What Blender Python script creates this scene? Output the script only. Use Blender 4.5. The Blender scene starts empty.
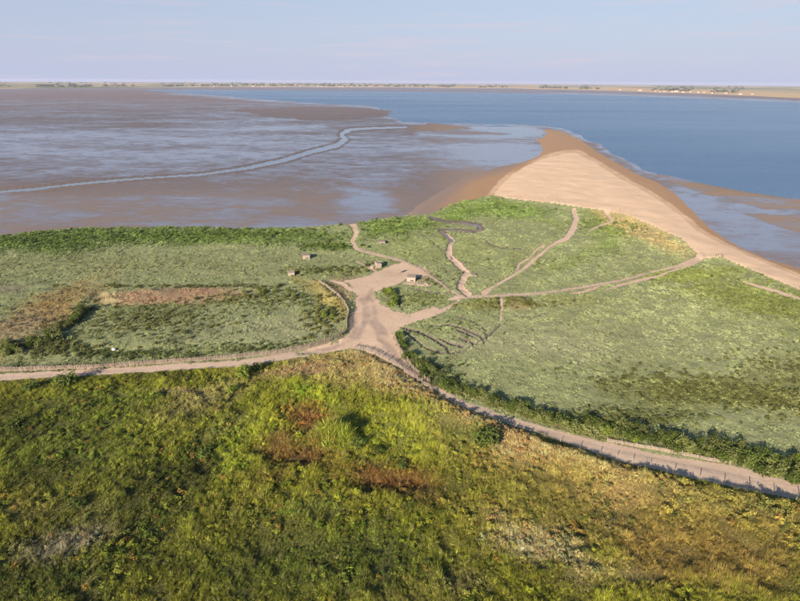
import bpy, math, random
import numpy as np
from mathutils import Vector, Matrix

random.seed(7)
rng = np.random.default_rng(7)
scene = bpy.context.scene
COL = scene.collection
R_EARTH = 6.371e6

# ------------------------------------------------------------------ camera
CAM_H = 60.0                       # drone height above the dyke track
F_PX = 540.0                       # focal length in pixels of an 800 px wide frame
EYE_V = 81.0                       # row of eye level at the middle column
PITCH = math.atan((300.5 - EYE_V) / F_PX)
ROLL = math.radians(0.32)
cam_data = bpy.data.cameras.new('camera')
cam = bpy.data.objects.new('camera', cam_data)
COL.objects.link(cam)
cam_data.sensor_width = 36.0
cam_data.lens = F_PX / 800.0 * 36.0
cam_data.clip_start = 1.0
cam_data.clip_end = 90000.0
cam.location = (0, 0, CAM_H)
CAM_ROT = Matrix.Rotation(math.pi / 2 - PITCH, 3, 'X') @ Matrix.Rotation(ROLL, 3, 'Z')
cam.rotation_euler = CAM_ROT.to_euler()
scene.camera = cam

# ------------------------------------------------------------------ sky, sun, exposure
SUN_AZ = 30.0                      # light travels this far right of straight ahead
SUN_EL = 20.0
world = bpy.data.worlds.new('World')
scene.world = world
world.use_nodes = True
wt = world.node_tree
sky_tex = wt.nodes.new('ShaderNodeTexSky')
sky_tex.sky_type = 'NISHITA'
sky_tex.sun_disc = False
sky_tex.sun_elevation = math.radians(SUN_EL)
sky_tex.sun_rotation = math.radians(180 + SUN_AZ)
sky_tex.altitude = 0.0
sky_tex.air_density = 1.3
sky_tex.dust_density = 0.3
sky_tex.ozone_density = 4.0
bg = wt.nodes['Background']
bg.inputs[1].default_value = 0.05
# the air near the horizon is pale lavender all round; the Nishita sky takes over higher up
_tc = wt.nodes.new('ShaderNodeTexCoord')
_sx = wt.nodes.new('ShaderNodeSeparateXYZ')
_rp = wt.nodes.new('ShaderNodeValToRGB')
_mx = wt.nodes.new('ShaderNodeMix')
_mx.data_type = 'RGBA'
wt.links.new(_tc.outputs['Generated'], _sx.inputs[0])
wt.links.new(_sx.outputs[2], _rp.inputs[0])
_el = _rp.color_ramp.elements
_el[0].position = 0.0; _el[0].color = (.92, .92, .92, 1)
_el[1].position = 0.36; _el[1].color = (0, 0, 0, 1)
_e2 = _el.new(0.14); _e2.color = (.66, .66, .66, 1); _e3 = _el.new(0.27); _e3.color = (.16, .16, .16, 1)
wt.links.new(_rp.outputs[0], _mx.inputs[0])
wt.links.new(sky_tex.outputs[0], _mx.inputs[6])
_mx.inputs[7].default_value = (4.4, 4.85, 6.7, 1)
_mp = wt.nodes.new('ShaderNodeMapping')
_mp.inputs['Scale'].default_value = (1.8, 1.8, 30.0)
_nz = wt.nodes.new('ShaderNodeTexNoise')
_nz.inputs['Scale'].default_value = 2.6
_nz.inputs['Detail'].default_value = 7
_nz.inputs['Roughness'].default_value = .62
_cr = wt.nodes.new('ShaderNodeValToRGB')
_cr.color_ramp.elements[0].position = .53; _cr.color_ramp.elements[0].color = (0, 0, 0, 1)
_cr.color_ramp.elements[1].position = .70; _cr.color_ramp.elements[1].color = (.42, .42, .42, 1)
_cm = wt.nodes.new('ShaderNodeMix')
_cm.data_type = 'RGBA'
_cm.inputs[7].default_value = (6.2, 5.3, 6.0, 1)
wt.links.new(_tc.outputs['Generated'], _mp.inputs[0]); wt.links.new(_mp.outputs[0], _nz.inputs['Vector'])
wt.links.new(_nz.outputs[0], _cr.inputs[0]); wt.links.new(_cr.outputs[0], _cm.inputs[0]); wt.links.new(_mx.outputs[2], _cm.inputs[6])
wt.links.new(_cm.outputs[2], bg.inputs[0])

sun_data = bpy.data.lights.new('sun', 'SUN')
sun_data.energy = 5.0
sun_data.angle = math.radians(0.5)
sun_data.color = (1.0, 0.83, 0.66)
sun = bpy.data.objects.new('sun', sun_data)
COL.objects.link(sun)
a, e = math.radians(SUN_AZ), math.radians(SUN_EL)
sun.rotation_euler = Vector((math.sin(a) * math.cos(e), math.cos(a) * math.cos(e), -math.sin(e))).to_track_quat('-Z', 'Y').to_euler()
sun.location = (-200, -350, 150)

scene.view_settings.view_transform = 'Standard'
scene.view_settings.look = 'None'
scene.view_settings.gamma = 1.0
scene.view_settings.use_curve_mapping = False
scene.view_settings.exposure = 1.24
scene.cycles.max_bounces = 4
scene.cycles.diffuse_bounces = 2
scene.cycles.glossy_bounces = 2
scene.cycles.transmission_bounces = 2
scene.cycles.volume_bounces = 0
scene.cycles.caustics_reflective = False
scene.cycles.caustics_refractive = False

# ------------------------------------------------------------------ survey helpers (map reading)
RM = np.array(CAM_ROT)


def unproj(u, v, z=0.0):
    """world x, y of the ground point that lies at height z and appears at (u, v) of an 800x601 frame"""
    u = np.asarray(u, float); v = np.asarray(v, float)
    d = np.stack([(u - 400.0) / F_PX, -(v - 300.5) / F_PX, -np.ones_like(u)], -1) @ RM.T
    s = (z - CAM_H) / d[..., 2]
    return d[..., 0] * s, d[..., 1] * s


def proj(x, y, z):
    p = np.stack([x, y, z - CAM_H], -1) @ RM
    return 400.0 + F_PX * p[..., 0] / -p[..., 2], 300.5 - F_PX * p[..., 1] / -p[..., 2]


def sstep(a, b, x):
    t = np.clip((x - a) / (b - a), 0, 1)
    return t * t * (3 - 2 * t)


def zref(y):
    return -1.0 * sstep(115, 215, y)


def _hash(i, j, s):
    n = (i * 374761393 + j * 668265263 + s * 1442695041) & 0xFFFFFFFF
    n = ((n ^ (n >> 13)) * 1274126177) & 0xFFFFFFFF
    return ((n ^ (n >> 16)) & 0xFFFF) / 65535.0


def vnoise(x, y, s=0):
    xi = np.floor(x).astype(np.int64); yi = np.floor(y).astype(np.int64)
    fx = x - xi; fy = y - yi
    fx = fx * fx * (3 - 2 * fx); fy = fy * fy * (3 - 2 * fy)
    a = _hash(xi, yi, s); b = _hash(xi + 1, yi, s); c = _hash(xi, yi + 1, s); d = _hash(xi + 1, yi + 1, s)
    return (a + (b - a) * fx + (c - a) * fy + (a - b - c + d) * fx * fy) * 2 - 1


def fbm(x, y, wl, s=0, octs=4, gain=0.5):
    t = 0; amp = 1; n = 0
    for o in range(octs):
        t = t + amp * vnoise(x / wl * 2 ** o + 17.3 * o, y / wl * 2 ** o - 9.1 * o, s + o)
        n += amp; amp *= gain
    return t / n


def seg_dist(u, v, pts, closed=False, vs=1.0):
    d = np.full(u.shape, 1e9)
    n = len(pts)
    for i in range(n if closed else n - 1):
        x0, y0 = pts[i][:2]; x1, y1 = pts[(i + 1) % n][:2]
        dx, dy = x1 - x0, (y1 - y0)
        L = dx * dx + dy * dy * vs * vs + 1e-9
        t = np.clip(((u - x0) * dx + (v - y0) * dy * vs * vs) / L, 0, 1)
        d = np.minimum(d, np.hypot(u - x0 - t * dx, (v - y0 - t * dy) * vs))
    return d


def sd_poly(u, v, pts, vs=1.0, far=60.0):
    """signed distance (positive inside), in survey pixels; rows weighted by vs"""
    P = np.array(pts, float)
    out = np.full(u.shape, -far)
    m = (u > P[:, 0].min() - far) & (u < P[:, 0].max() + far) & (v > P[:, 1].min() - far) & (v < P[:, 1].max() + far)
    uu, vv = u[m], v[m]
    d = seg_dist(uu, vv, pts, True, vs)
    ins = np.zeros(uu.shape, bool)
    n = len(P)
    for i in range(n):
        x0, y0 = P[i]; x1, y1 = P[(i + 1) % n]
        if y0 != y1:
            c = ((y0 > vv) != (y1 > vv)) & (uu < (x1 - x0) * (vv - y0) / (y1 - y0) + x0)
            ins ^= c
    out[m] = np.clip(np.where(ins, d, -d), -far, far)
    return out


def sd_line(u, v, pts, vs=1.0, far=40.0):
    """width-relative distance to a line whose points carry a half width: positive inside"""
    out = np.full(u.shape, -far)
    P = np.array(pts, float)
    m = (u > P[:, 0].min() - far) & (u < P[:, 0].max() + far) & (v > P[:, 1].min() - far) & (v < P[:, 1].max() + far)
    uu, vv = u[m], v[m]
    best = np.full(uu.shape, -far)
    for i in range(len(P) - 1):
        x0, y0, w0 = P[i]; x1, y1, w1 = P[i + 1]
        dx, dy = x1 - x0, (y1 - y0) * vs
        t = np.clip(((uu - x0) * dx + (vv - y0) * vs * dy) / (dx * dx + dy * dy + 1e-9), 0, 1)
        d = np.hypot(uu - x0 - t * dx, (vv - y0) * vs - t * dy)
        best = np.maximum(best, w0 + t * (w1 - w0) - d)
    out[m] = best
    return out


def crv(pts, u):
    P = np.array(pts, float)
    return np.interp(u, P[:, 0], P[:, 1])


# ------------------------------------------------------------------ the survey itself
SHORE = [(-400, 275), (-100, 246), (0, 236), (30, 232), (80, 228), (125, 227), (200, 226.5), (225, 228), (300, 227), (345, 224),
         (380, 219), (405, 216), (431, 215), (440, 211), (452, 205), (476, 199.5), (491, 196), (505, 200), (520, 202), (550, 205), (575, 209),
         (600, 212), (625, 217), (650, 227), (680, 241), (694, 254), (705, 261), (720, 259), (750, 272), (800, 292), (1100, 410)]
TRACK_TOP = [(-400, 399), (0, 374.5), (81, 370), (162, 365.5), (240, 360.5), (305, 350), (337, 342), (360, 338), (395, 352), (412, 369), (430, 384), (465, 402),
             (515, 419), (550, 429), (605, 442.5), (670, 457), (730, 465.5), (800, 484.5), (1100, 566)]
TRACK_BOT = [(-400, 406), (0, 381.5), (81, 376.5), (162, 371.5), (240, 367.5), (272, 363), (318, 355), (350, 349), (370, 354), (396, 367),
             (431, 390), (465, 408.5), (515, 426.5), (565, 442), (615, 460.5), (700, 481), (800, 501.5), (1100, 586)]
BEACH = [(395, 219), (412, 205), (436, 190), (462, 174), (495, 165), (520, 160), (535, 154.5), (539, 149), (536, 143), (529, 138), (540, 136), (543, 133), (539, 128.5),
         (548, 127.5), (565, 130), (585, 139), (600, 150), (618, 160), (640, 172), (660, 180), (678, 191), (696, 208), (714, 226), (740, 243), (768, 255), (800, 264), (1100, 340), (1100, 420),
         (800, 310), (720, 280), (640, 240), (560, 225), (470, 215), (440, 222)]
DRY = [(486, 202), (492, 195), (499, 185), (510, 174), (525, 164.5), (541, 158), (552, 155), (564, 152.5), (577, 152), (594, 160.5), (622, 177), (642, 188), (672, 206), (700, 230.5), (726, 244.5), (762, 259.5), (800, 276),
       (1100, 370), (1100, 430), (800, 320), (720, 290), (600, 230), (520, 215)]
CLEARING = [(300, 352), (337, 342.5), (347, 336), (350, 328), (348, 319), (353, 311), (355, 296), (350, 286), (338, 280), (352, 278), (370, 276.5), (383, 268), (402, 261), (418, 266), (432, 272), (428, 277), (405, 281),
            (396, 286), (382, 290), (372, 294), (380, 303), (386, 308), (396, 311.5), (409, 315), (424, 311), (437, 305.5), (451, 299), (462, 296), (459, 302), (446, 311), (424, 320), (401, 327), (393, 334),
            (399, 350), (412, 369), (430, 384), (432, 391), (396, 367), (370, 354), (350, 349), (318, 355.5)]
GREEN_SPOT = [(434, 306), (444, 302), (456, 301), (450, 305), (440, 309)]
PATHS = [
    [(351, 223, 4), (355, 229, 3), (356, 234, 2.5), (352, 242, 2.6), (356, 249, 2.4), (372, 254, 1.8), (390, 258, 1.5), (405, 262, 1.4), (420, 269, 1.3), (436, 280, 1.2), (450, 291, 1.2), (461, 297, 1.5)],
    [(484, 293, 4), (490, 289, 2.2), (500, 283, 1.6), (512, 276, 1.8), (522, 270, 2), (530, 263, 2.2), (540, 255, 2), (548, 248, 2), (556, 243, 2.2), (566, 239, 3), (573, 229, 3.2), (576, 219, 2.6), (573, 211, 2.5)],
    [(515, 272, 1), (519, 264, 1.2), (528, 259, 1.2), (535, 251, 1.2), (543, 246, 1.6)],
    [(461, 298, 2.2), (500, 296, 1.8), (540, 294, 1.8), (580, 288, 1.6), (620, 281, 1.5), (650, 272.5, 1.5), (675, 267, 1.6), (697, 259, 3)],
    [(570, 294, 0.8), (580, 293, 2), (594, 289, 2), (600, 286, 1)],
    [(606, 290, 1), (625, 284, 1.8), (645, 279, 2.6), (657, 277, 1.8), (672, 271, 1.5), (692, 264, 2.5), (700, 258, 5)],
    [(742, 282, 1), (765, 289, 2.2), (785, 295, 2.2), (820, 306, 2)],
    [(501, 299, 1.2), (501, 312, 1.2), (500, 322, 1.5)],
    [(404, 284, 2), (416, 284, 2.5), (428, 286, 1.5)], [(398, 314, 2), (420, 315, 1.5), (436, 312, 1.5)], [(330, 281, 1), (342, 284, 2.5), (350, 290, 3)], [(356, 262, .8), (372, 270, 1.2), (380, 274, 1)],
    [(588, 232, .8), (600, 226, 1.6), (612, 222, 1.2), (606, 214, 2)],
]
CREEKS = [
    [(430, 219, 2.5), (448, 222, 1.6), (464, 222.5, 2), (478, 225, 2.8), (482, 229, 2.6), (474, 232, 2.2), (455, 229.5, 1.4), (440, 230, 2), (446, 235, 2.4), (452, 240, 2.6), (449, 248, 3), (449, 256, 3.6), (458, 264, 3.6), (467, 272, 3.2), (462, 281, 3.8), (461, 288, 4), (468, 294, 4)],
    [(500, 325, .9), (490, 335, .9), (478, 342, .9), (462, 350, .9), (448, 353, .9)],
    [(402, 327, 1.1), (420, 332, 1.3), (436, 340, 1.2), (446, 347, 1), (449, 352, .8)],
    [(404, 331, .7), (414, 338, .9), (424, 347, .8), (440, 353, .8), (458, 352, .7)], [(432, 326, .6), (448, 325, .9), (462, 328, .7), (480, 336, .8), (484, 343, .6)], [(410, 288, .4), (430, 292, .7), (452, 294, .6)], [(398, 296, .4), (399, 304, .7), (403, 310, .5)], [(515, 316, .4), (530, 318, .5), (548, 313, .4)],
    [(456, 316, .5), (474, 322, .6), (486, 331, .6), (487, 340, .5)],
    [(462, 267, .4), (440, 248, .4), (420, 232, .3)],
    [(484, 240, .6), (490, 245, .7), (500, 248, .6), (520, 249, .5)],
    [(458, 330, 1), (466, 333, 1.4), (472, 336, 1)], [(460, 338, 1), (468, 341, 1.5), (476, 344, 1)], [(440, 339, .8), (452, 344, 1.4), (462, 346, .8)],
]
MOUNDS = [  # raised banks: outline, height in metres
    ([(100, 292), (150, 290), (236, 289), (215, 295), (190, 300), (135, 307), (104, 303)], 1.1),
    ([(0, 293), (60, 289), (100, 291), (92, 303), (60, 327), (25, 345), (-60, 360), (-80, 300)], 0.8),
    ([(503, 300), (527, 299), (530, 308), (505, 312)], 1.5),
    ([(305, 277), (322, 283), (342, 300), (347, 313), (340, 316), (322, 296)], 0.9),
]
# colour of what grows where, with some shade painted in: (u, v, half width, half height, angle, albedo, weight)
MEADOW = [
    (90, 440, 120, 55, -8, (.20, .235, .032), .8), (120, 545, 150, 50, 0, (.13, .15, .028), .75), (340, 565, 130, 40, 0, (.15, .18, .028), .75), (300, 432, 120, 44, 0, (.29, .33, .035), .85), (420, 425, 60, 30, 20, (.30, .33, .045), .7),
    (580, 525, 150, 48, 12, (.27, .235, .06), .75), (540, 460, 130, 34, 18, (.36, .29, .09), .75), (720, 560, 110, 40, 8, (.24, .18, .055), .7), (360, 372, 90, 18, 8, (.42, .35, .14), .7),
    (402, 378, 66, 19, 28, (.68, .48, .24), .95), (500, 438, 70, 21, 22, (.70, .46, .22), .95), (600, 478, 88, 23, 18, (.58, .41, .16), .9),
    (740, 515, 80, 22, 14, (.33, .28, .08), .8), (690, 560, 90, 30, 0, (.27, .20, .055), .75), (345, 368, 50, 12, 10, (.50, .40, .15), .8),
    (195, 405, 50, 14, -20, (.42, .38, .15), .8), (225, 430, 30, 10, -25, (.25, .24, .10), .5), (62, 545, 55, 13, -12, (.34, .31, .20), .8), (100, 510, 25, 10, 0, (.25, .24, .12), .6),
    (318, 402, 36, 11, 32, (.36, .46, .04), .95), (240, 455, 32, 22, -20, (.33, .40, .045), .85), (398, 440, 44, 19, 20, (.36, .41, .05), .85), (335, 442, 20, 8, 5, (.20, .27, .035), .9),
    (312, 420, 32, 14, 10, (.30, .16, .05), .95), (280, 442, 14, 10, 0, (.19, .12, .05), .8), (302, 454, 50, 12, 4, (.19, .10, .04), .95), (388, 480, 60, 15, 8, (.24, .12, .04), .95), (270, 478, 40, 7, 0, (.17, .12, .04), .7),
    (430, 500, 40, 10, 10, (.18, .12, .05), .6), (310, 510, 50, 10, 0, (.18, .24, .06), .7), (470, 440, 26, 12, 10, (.17, .25, .04), .7), (440, 420, 30, 12, 25, (.20, .27, .045), .6), (560, 480, 50, 12, 10, (.36, .33, .06), .6),
    (508, 548, 30, 9, 20, (.62, .52, .26), .95), (552, 558, 26, 8, 15, (.58, .48, .25), .9), (460, 585, 20, 9, 0, (.28, .24, .12), .7), (575, 585, 18, 8, 0, (.29, .25, .13), .6), (610, 530, 16, 5, 10, (.3, .25, .12), .6),
    (60, 440, 80, 35, 0, (.13, .18, .035), .5), (150, 490, 80, 40, 0, (.12, .15, .03), .5), (300, 570, 120, 30, 0, (.11, .15, .03), .6), (40, 590, 80, 20, 0, (.10, .13, .03), .7),
    (360, 540, 70, 20, 0, (.15, .2, .035), .6), (100, 400, 60, 10, -5, (.17, .22, .045), .5), (30, 375, 60, 6, -4, (.17, .2, .06), .5), (178, 394, 22, 3, -3, (.28, .21, .19), .9), (680, 500, 60, 10, 16, (.27, .25, .08), .5),
    (545, 548, 60, 17, 20, (.50, .42, .22), .7), (498, 520, 22, 9, 10, (.42, .34, .17), .6), (600, 575, 40, 12, 10, (.42, .34, .17), .6), (205, 458, 16, 15, 0, (.06, .075, .02), .8), (22, 430, 28, 8, 0, (.07, .09, .02), .8), (60, 470, 40, 10, -10, (.09, .11, .025), .6), (150, 505, 40, 12, 0, (.09, .105, .025), .6), (250, 520, 50, 10, 5, (.09, .11, .025), .5),  # dark splat at the hollow carries its shade in the colour
    (300, 371, 38, 6, -8, (.58, .38, .2), .9), (70, 545, 26, 7, -12, (.40, .37, .30), .6), (530, 505, 60, 14, 18, (.17, .17, .04), .5),
]
MARSH = [
    (341, 290, 15, 7, 40, (.40, .31, .18), .85), (352, 281, 14, 4, 0, (.38, .29, .17), .7),
    (120, 236, 240, 9, 0, (.125, .20, .04), .9), (40, 246, 60, 8, 3, (.12, .19, .04), .9), (330, 247, 30, 4, 0, (.13, .2, .035), .9), (240, 238, 110, 7, 0, (.14, .21, .05), .8), (395, 226, 45, 9, -5, (.15, .23, .05), .9),
    (500, 210, 60, 10, 8, (.17, .26, .06), .85), (455, 215, 22, 6, 0, (.15, .25, .04), .8), (610, 226, 34, 9, 25, (.20, .26, .06), .8), (640, 229, 48, 11, 26, (.56, .44, .20), .9), (600, 235, 26, 9, 40, (.17, .24, .06), .6),
    (760, 300, 95, 20, 14, (.19, .23, .065), .85), (690, 275, 40, 7, -5, (.19, .24, .06), .8), (860, 330, 80, 20, 15, (.17, .21, .06), .8), (580, 258, 40, 6, -25, (.17, .24, .06), .5),
    (715, 395, 105, 15, 3, (.15, .17, .05), .8), (800, 385, 60, 30, 0, (.17, .18, .06), .6), (640, 415, 50, 7, 10, (.16, .19, .07), .5),
    (150, 315, 60, 12, 0, (.20, .23, .09), .6), (290, 335, 60, 20, 0, (.34, .36, .23), .5), (220, 330, 80, 14, 0, (.31, .34, .2), .5), (60, 265, 120, 10, 0, (.29, .32, .15), .5), (200, 265, 120, 9, 0, (.27, .30, .15), .4),
    (230, 297, 50, 5, 0, (.18, .2, .07), .7), (330, 300, 22, 8, 45, (.42, .34, .11), .8), (310, 288, 22, 6, 35, (.36, .3, .1), .6), (340, 271, 60, 5, -2, (.18, .21, .08), .6),
    (170, 297, 78, 7, -2, (.43, .28, .18), 1.0), (48, 314, 62, 18, -28, (.36, .26, .11), .95), (20, 330, 30, 12, -20, (.33, .26, .2), .6), (10, 290, 20, 6, 0, (.3, .25, .2), .5), (65, 298, 34, 6, 0, (.31, .25, .12), .6),
    (516, 305, 13, 5, 0, (.42, .25, .17), .95), (500, 335, 60, 16, 0, (.30, .33, .19), .5), (450, 325, 36, 10, 0, (.27, .33, .15), .6), (420, 300, 26, 8, 0, (.22, .27, .09), .6), (490, 305, 40, 5, 0, (.21, .23, .075), .7), (570, 300, 50, 5, 0, (.23, .25, .09), .5),
    (540, 345, 90, 18, 0, (.37, .38, .24), .5), (660, 345, 90, 18, 5, (.31, .34, .19), .4), (440, 380, 30, 8, 35, (.16, .2, .07), .7), (540, 418, 90, 5, 18, (.25, .24, .08), .8), (440, 392, 26, 4, 35, (.26, .25, .08), .7),
    (715, 455, 90, 8, 14, (.2, .2, .07), .7), (600, 436, 50, 4, 16, (.2, .22, .07), .7), (20, 370, 60, 3, -3, (.21, .23, .09), .6), (100, 367, 60, 2.5, -3, (.24, .22, .1), .6), (420, 250, 60, 12, 0, (.27, .33, .12), .5), (510, 255, 50, 20, 0, (.29, .34, .14), .4),
    (200, 350, 120, 5, -4, (.19, .23, .09), .7), (60, 345, 40, 6, -20, (.16, .19, .07), .7), (420, 280, 14, 4, 0, (.36, .25, .2), .5),  # darker band beyond the left fence paints in its shadow
]


def splat(tint, u, v, n1, n2, table):
    for (cu, cv, ru, rv, ang, colr, wgt) in table:
        m = (abs(u - cu) < 2.0 * (ru + rv)) & (abs(v - cv) < 2.0 * (ru + rv))
        if not m.any():
            continue
        an = math.radians(ang)
        du = u[m] - cu; dv = v[m] - cv
        p = (du * math.cos(an) + dv * math.sin(an)) / ru
        q = (-du * math.sin(an) + dv * math.cos(an)) / rv
        r = np.sqrt(p * p + q * q) + 0.45 * n1[m] + 0.35 * n2[m]
        w = (wgt * sstep(1.45, 0.4, r))[:, None]
        tint[m] = tint[m] * (1 - w) + np.array(colr) * w
    return tint


# ------------------------------------------------------------------ material helpers
def new_mat(name):
    m = bpy.data.materials.new(name)
    m.use_nodes = True
    nt = m.node_tree
    return m, nt, nt.nodes['Principled BSDF'], nt.nodes['Material Output']


def nd(nt, kind, **kw):
    n = nt.nodes.new(kind)
    for k, val in kw.items():
        setattr(n, k, val)
    return n


def noise_node(nt, scale, detail=5, rough=0.6, coord='Object', vec=None):
    t = nd(nt, 'ShaderNodeTexNoise')
    t.inputs['Scale'].default_value = scale
    t.inputs['Detail'].default_value = detail
    t.inputs['Roughness'].default_value = rough
    if vec is None:
        tc = nd(nt, 'ShaderNodeTexCoord')
        vec = tc.outputs[coord]
    nt.links.new(vec, t.inputs['Vector'])
    return t


def ramp(nt, src, stops):
    r = nd(nt, 'ShaderNodeValToRGB')
    el = r.color_ramp.elements
    while len(el) < len(stops):
        el.new(0.5)
    for q, (p, c) in zip(el, stops):
        q.position = p
        q.color = (c, c, c, 1) if not isinstance(c, tuple) else (*c, 1)
    nt.links.new(src, r.inputs[0])
    return r.outputs[0]


def mixc(nt, fac, c1, c2, blend='MIX'):
    m = nd(nt, 'ShaderNodeMix', data_type='RGBA', blend_type=blend)
    for sock, val in ((0, fac), (6, c1), (7, c2)):
        if isinstance(val, (int, float)):
            m.inputs[sock].default_value = val
        elif isinstance(val, tuple):
            m.inputs[sock].default_value = (*val, 1)
        else:
            nt.links.new(val, m.inputs[sock])
    return m.outputs[2]


def math_n(nt, op, a_, b_=None, clamp=False):
    m = nd(nt, 'ShaderNodeMath', operation=op, use_clamp=clamp)
    for i, val in enumerate((a_, b_)):
        if val is None:
            continue
        if isinstance(val, (int, float)):
            m.inputs[i].default_value = val
        else:
            nt.links.new(val, m.inputs[i])
    return m.outputs[0]


def bump(nt, h, strength, dist, bsdf):
    b = nd(nt, 'ShaderNodeBump')
    b.inputs['Strength'].default_value = strength
    b.inputs['Distance'].default_value = dist
    nt.links.new(h, b.inputs['Height'])
    nt.links.new(b.outputs[0], bsdf.inputs['Normal'])


def mat_ground(name, rough=0.95, soil=(.085, .065, .04), amt=0.45):
    """soil and thatch: the surveyed plant colour broken up by litter"""
    m, nt, b, o = new_mat(name)
    at = nd(nt, 'ShaderNodeAttribute', attribute_name='tint')
    n1 = noise_node(nt, 1.6, 6, 0.7)
    n2 = noise_node(nt, 0.25, 4, 0.6)
    c = mixc(nt, ramp(nt, n1.outputs[0], [(0.3, amt), (0.8, amt * .4)]), at.outputs['Color'], soil)
    c = mixc(nt, ramp(nt, n2.outputs[0], [(0.35, 0.0), (0.7, 0.25)]), c, (.20, .19, .09))
    nt.links.new(c, b.inputs['Base Color'])
    b.inputs['Roughness'].default_value = rough
    b.inputs['Specular IOR Level'].default_value = 0.15
    bump(nt, n1.outputs[0], 0.8, 0.15, b)
    return m


def mat_sand(name, dry, wet, grain=0.6):
    m, nt, b, o = new_mat(name)
    at = nd(nt, 'ShaderNodeAttribute', attribute_name='wet')
    n1 = noise_node(nt, 0.09, 6, 0.65)
    n2 = noise_node(nt, 1.5, 6, 0.7)
    w = math_n(nt, 'ADD', at.outputs['Fac'], math_n(nt, 'MULTIPLY', math_n(nt, 'SUBTRACT', n1.outputs[0], 0.5), 0.5))
    wr = ramp(nt, w, [(0.15, 0.0), (0.75, 1.0)])
    d2 = mixc(nt, ramp(nt, n1.outputs[0], [(0.35, 0.0), (0.7, 1.0)]), dry, tuple(x * f for x, f in zip(dry, (.86, .82, .78))))
    d2 = mixc(nt, math_n(nt, 'MULTIPLY', ramp(nt, n2.outputs[0], [(0.3, 1.0), (0.62, 0.0)]), grain), d2, tuple(x * f for x, f in zip(dry, (.72, .68, .64))))
    c = mixc(nt, wr, d2, wet)
    c = mixc(nt, ramp(nt, math_n(nt, 'SUBTRACT', w, 1.0), [(0.05, 0.0), (0.95, 1.0)]), c, (.235, .17, .13))
    nt.links.new(c, b.inputs['Base Color'])
    nt.links.new(ramp(nt, wr, [(0.0, 0.95), (1.0, 0.6)]), b.inputs['Roughness'])
    b.inputs['Specular IOR Level'].default_value = 0.3
    bump(nt, n2.outputs[0], 0.5, 0.12, b)
    return m


def mat_mud():
    m, nt, b, o = new_mat('tidal_mud')
    at = nd(nt, 'ShaderNodeAttribute', attribute_name='wet')
    tn = nd(nt, 'ShaderNodeAttribute', attribute_name='tint')
    tc = nd(nt, 'ShaderNodeTexCoord')
    mp = nd(nt, 'ShaderNodeMapping')
    mp.inputs['Rotation'].default_value = (0, 0, math.radians(20))
    mp.inputs['Scale'].default_value = (0.55, 1.0, 1.0)
    nt.links.new(tc.outputs['Object'], mp.inputs[0])
    n1 = noise_node(nt, 0.075, 8, 0.68, vec=mp.outputs[0])
    n1.inputs['Distortion'].default_value = 0.6
    n2 = noise_node(nt, 0.012, 6, 0.6, vec=mp.outputs[0])
    n3 = noise_node(nt, 0.35, 5, 0.65)
    s = math_n(nt, 'ADD', math_n(nt, 'MULTIPLY', math_n(nt, 'SUBTRACT', n1.outputs[0], 0.5), 1.35),
               math_n(nt, 'MULTIPLY', math_n(nt, 'SUBTRACT', n2.outputs[0], 0.5), 1.3))
    n4 = noise_node(nt, 0.28, 6, 0.7, vec=mp.outputs[0])
    s = math_n(nt, 'ADD', s, math_n(nt, 'MULTIPLY', math_n(nt, 'SUBTRACT', n4.outputs[0], 0.5), 0.9))
    s = math_n(nt, 'ADD', s, at.outputs['Fac'])
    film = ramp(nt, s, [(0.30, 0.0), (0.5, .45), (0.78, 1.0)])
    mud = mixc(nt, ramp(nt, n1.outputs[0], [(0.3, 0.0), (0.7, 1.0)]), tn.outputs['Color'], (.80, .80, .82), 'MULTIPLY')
    c = mixc(nt, film, mud, (.17, .18, .235))  # film's bluish base paints in some of the sky's reflection
    nt.links.new(c, b.inputs['Base Color'])
    nt.links.new(ramp(nt, film, [(0.0, 0.62), (1.0, 0.22)]), b.inputs['Roughness'])
    nt.links.new(ramp(nt, film, [(0.0, .3), (1.0, .85)]), b.inputs['Specular IOR Level'])
    h = math_n(nt, 'MULTIPLY', n3.outputs[0], ramp(nt, film, [(0.0, 1.0), (1.0, 0.12)]))
    bump(nt, h, 0.35, 0.25, b)
    return m


def mat_sea(name='sea_water', c0=(.035, .10, .20), c1=(.055, .125, .225), rgh=.22, bmp=.9):
    m, nt, b, o = new_mat(name)
    tc = nd(nt, 'ShaderNodeTexCoord')
    mp = nd(nt, 'ShaderNodeMapping')
    mp.inputs['Rotation'].default_value = (0, 0, math.radians(-14))
    mp.inputs['Scale'].default_value = (0.25, 1.0, 1.0)
    nt.links.new(tc.outputs['Object'], mp.inputs[0])
    n0 = noise_node(nt, 0.004, 5, 0.6, vec=mp.outputs[0])
    n1 = noise_node(nt, 0.6, 4, 0.6, vec=mp.outputs[0])
    c = mixc(nt, ramp(nt, n0.outputs[0], [(0.35, 0.0), (0.65, 1.0)]), c0, c1)
    nt.links.new(c, b.inputs['Base Color'])
    nt.links.new(ramp(nt, n0.outputs[0], [(0.3, rgh * 1.4), (0.7, rgh)]), b.inputs['Roughness'])
    b.inputs['IOR'].default_value = 1.33
    b.inputs['Specular Tint'].default_value = (.78, .89, 1.0, 1) if bmp > .5 else (.85, .92, 1, 1)
    bump(nt, n1.outputs[0], bmp, 0.6, b)
    return m


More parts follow.
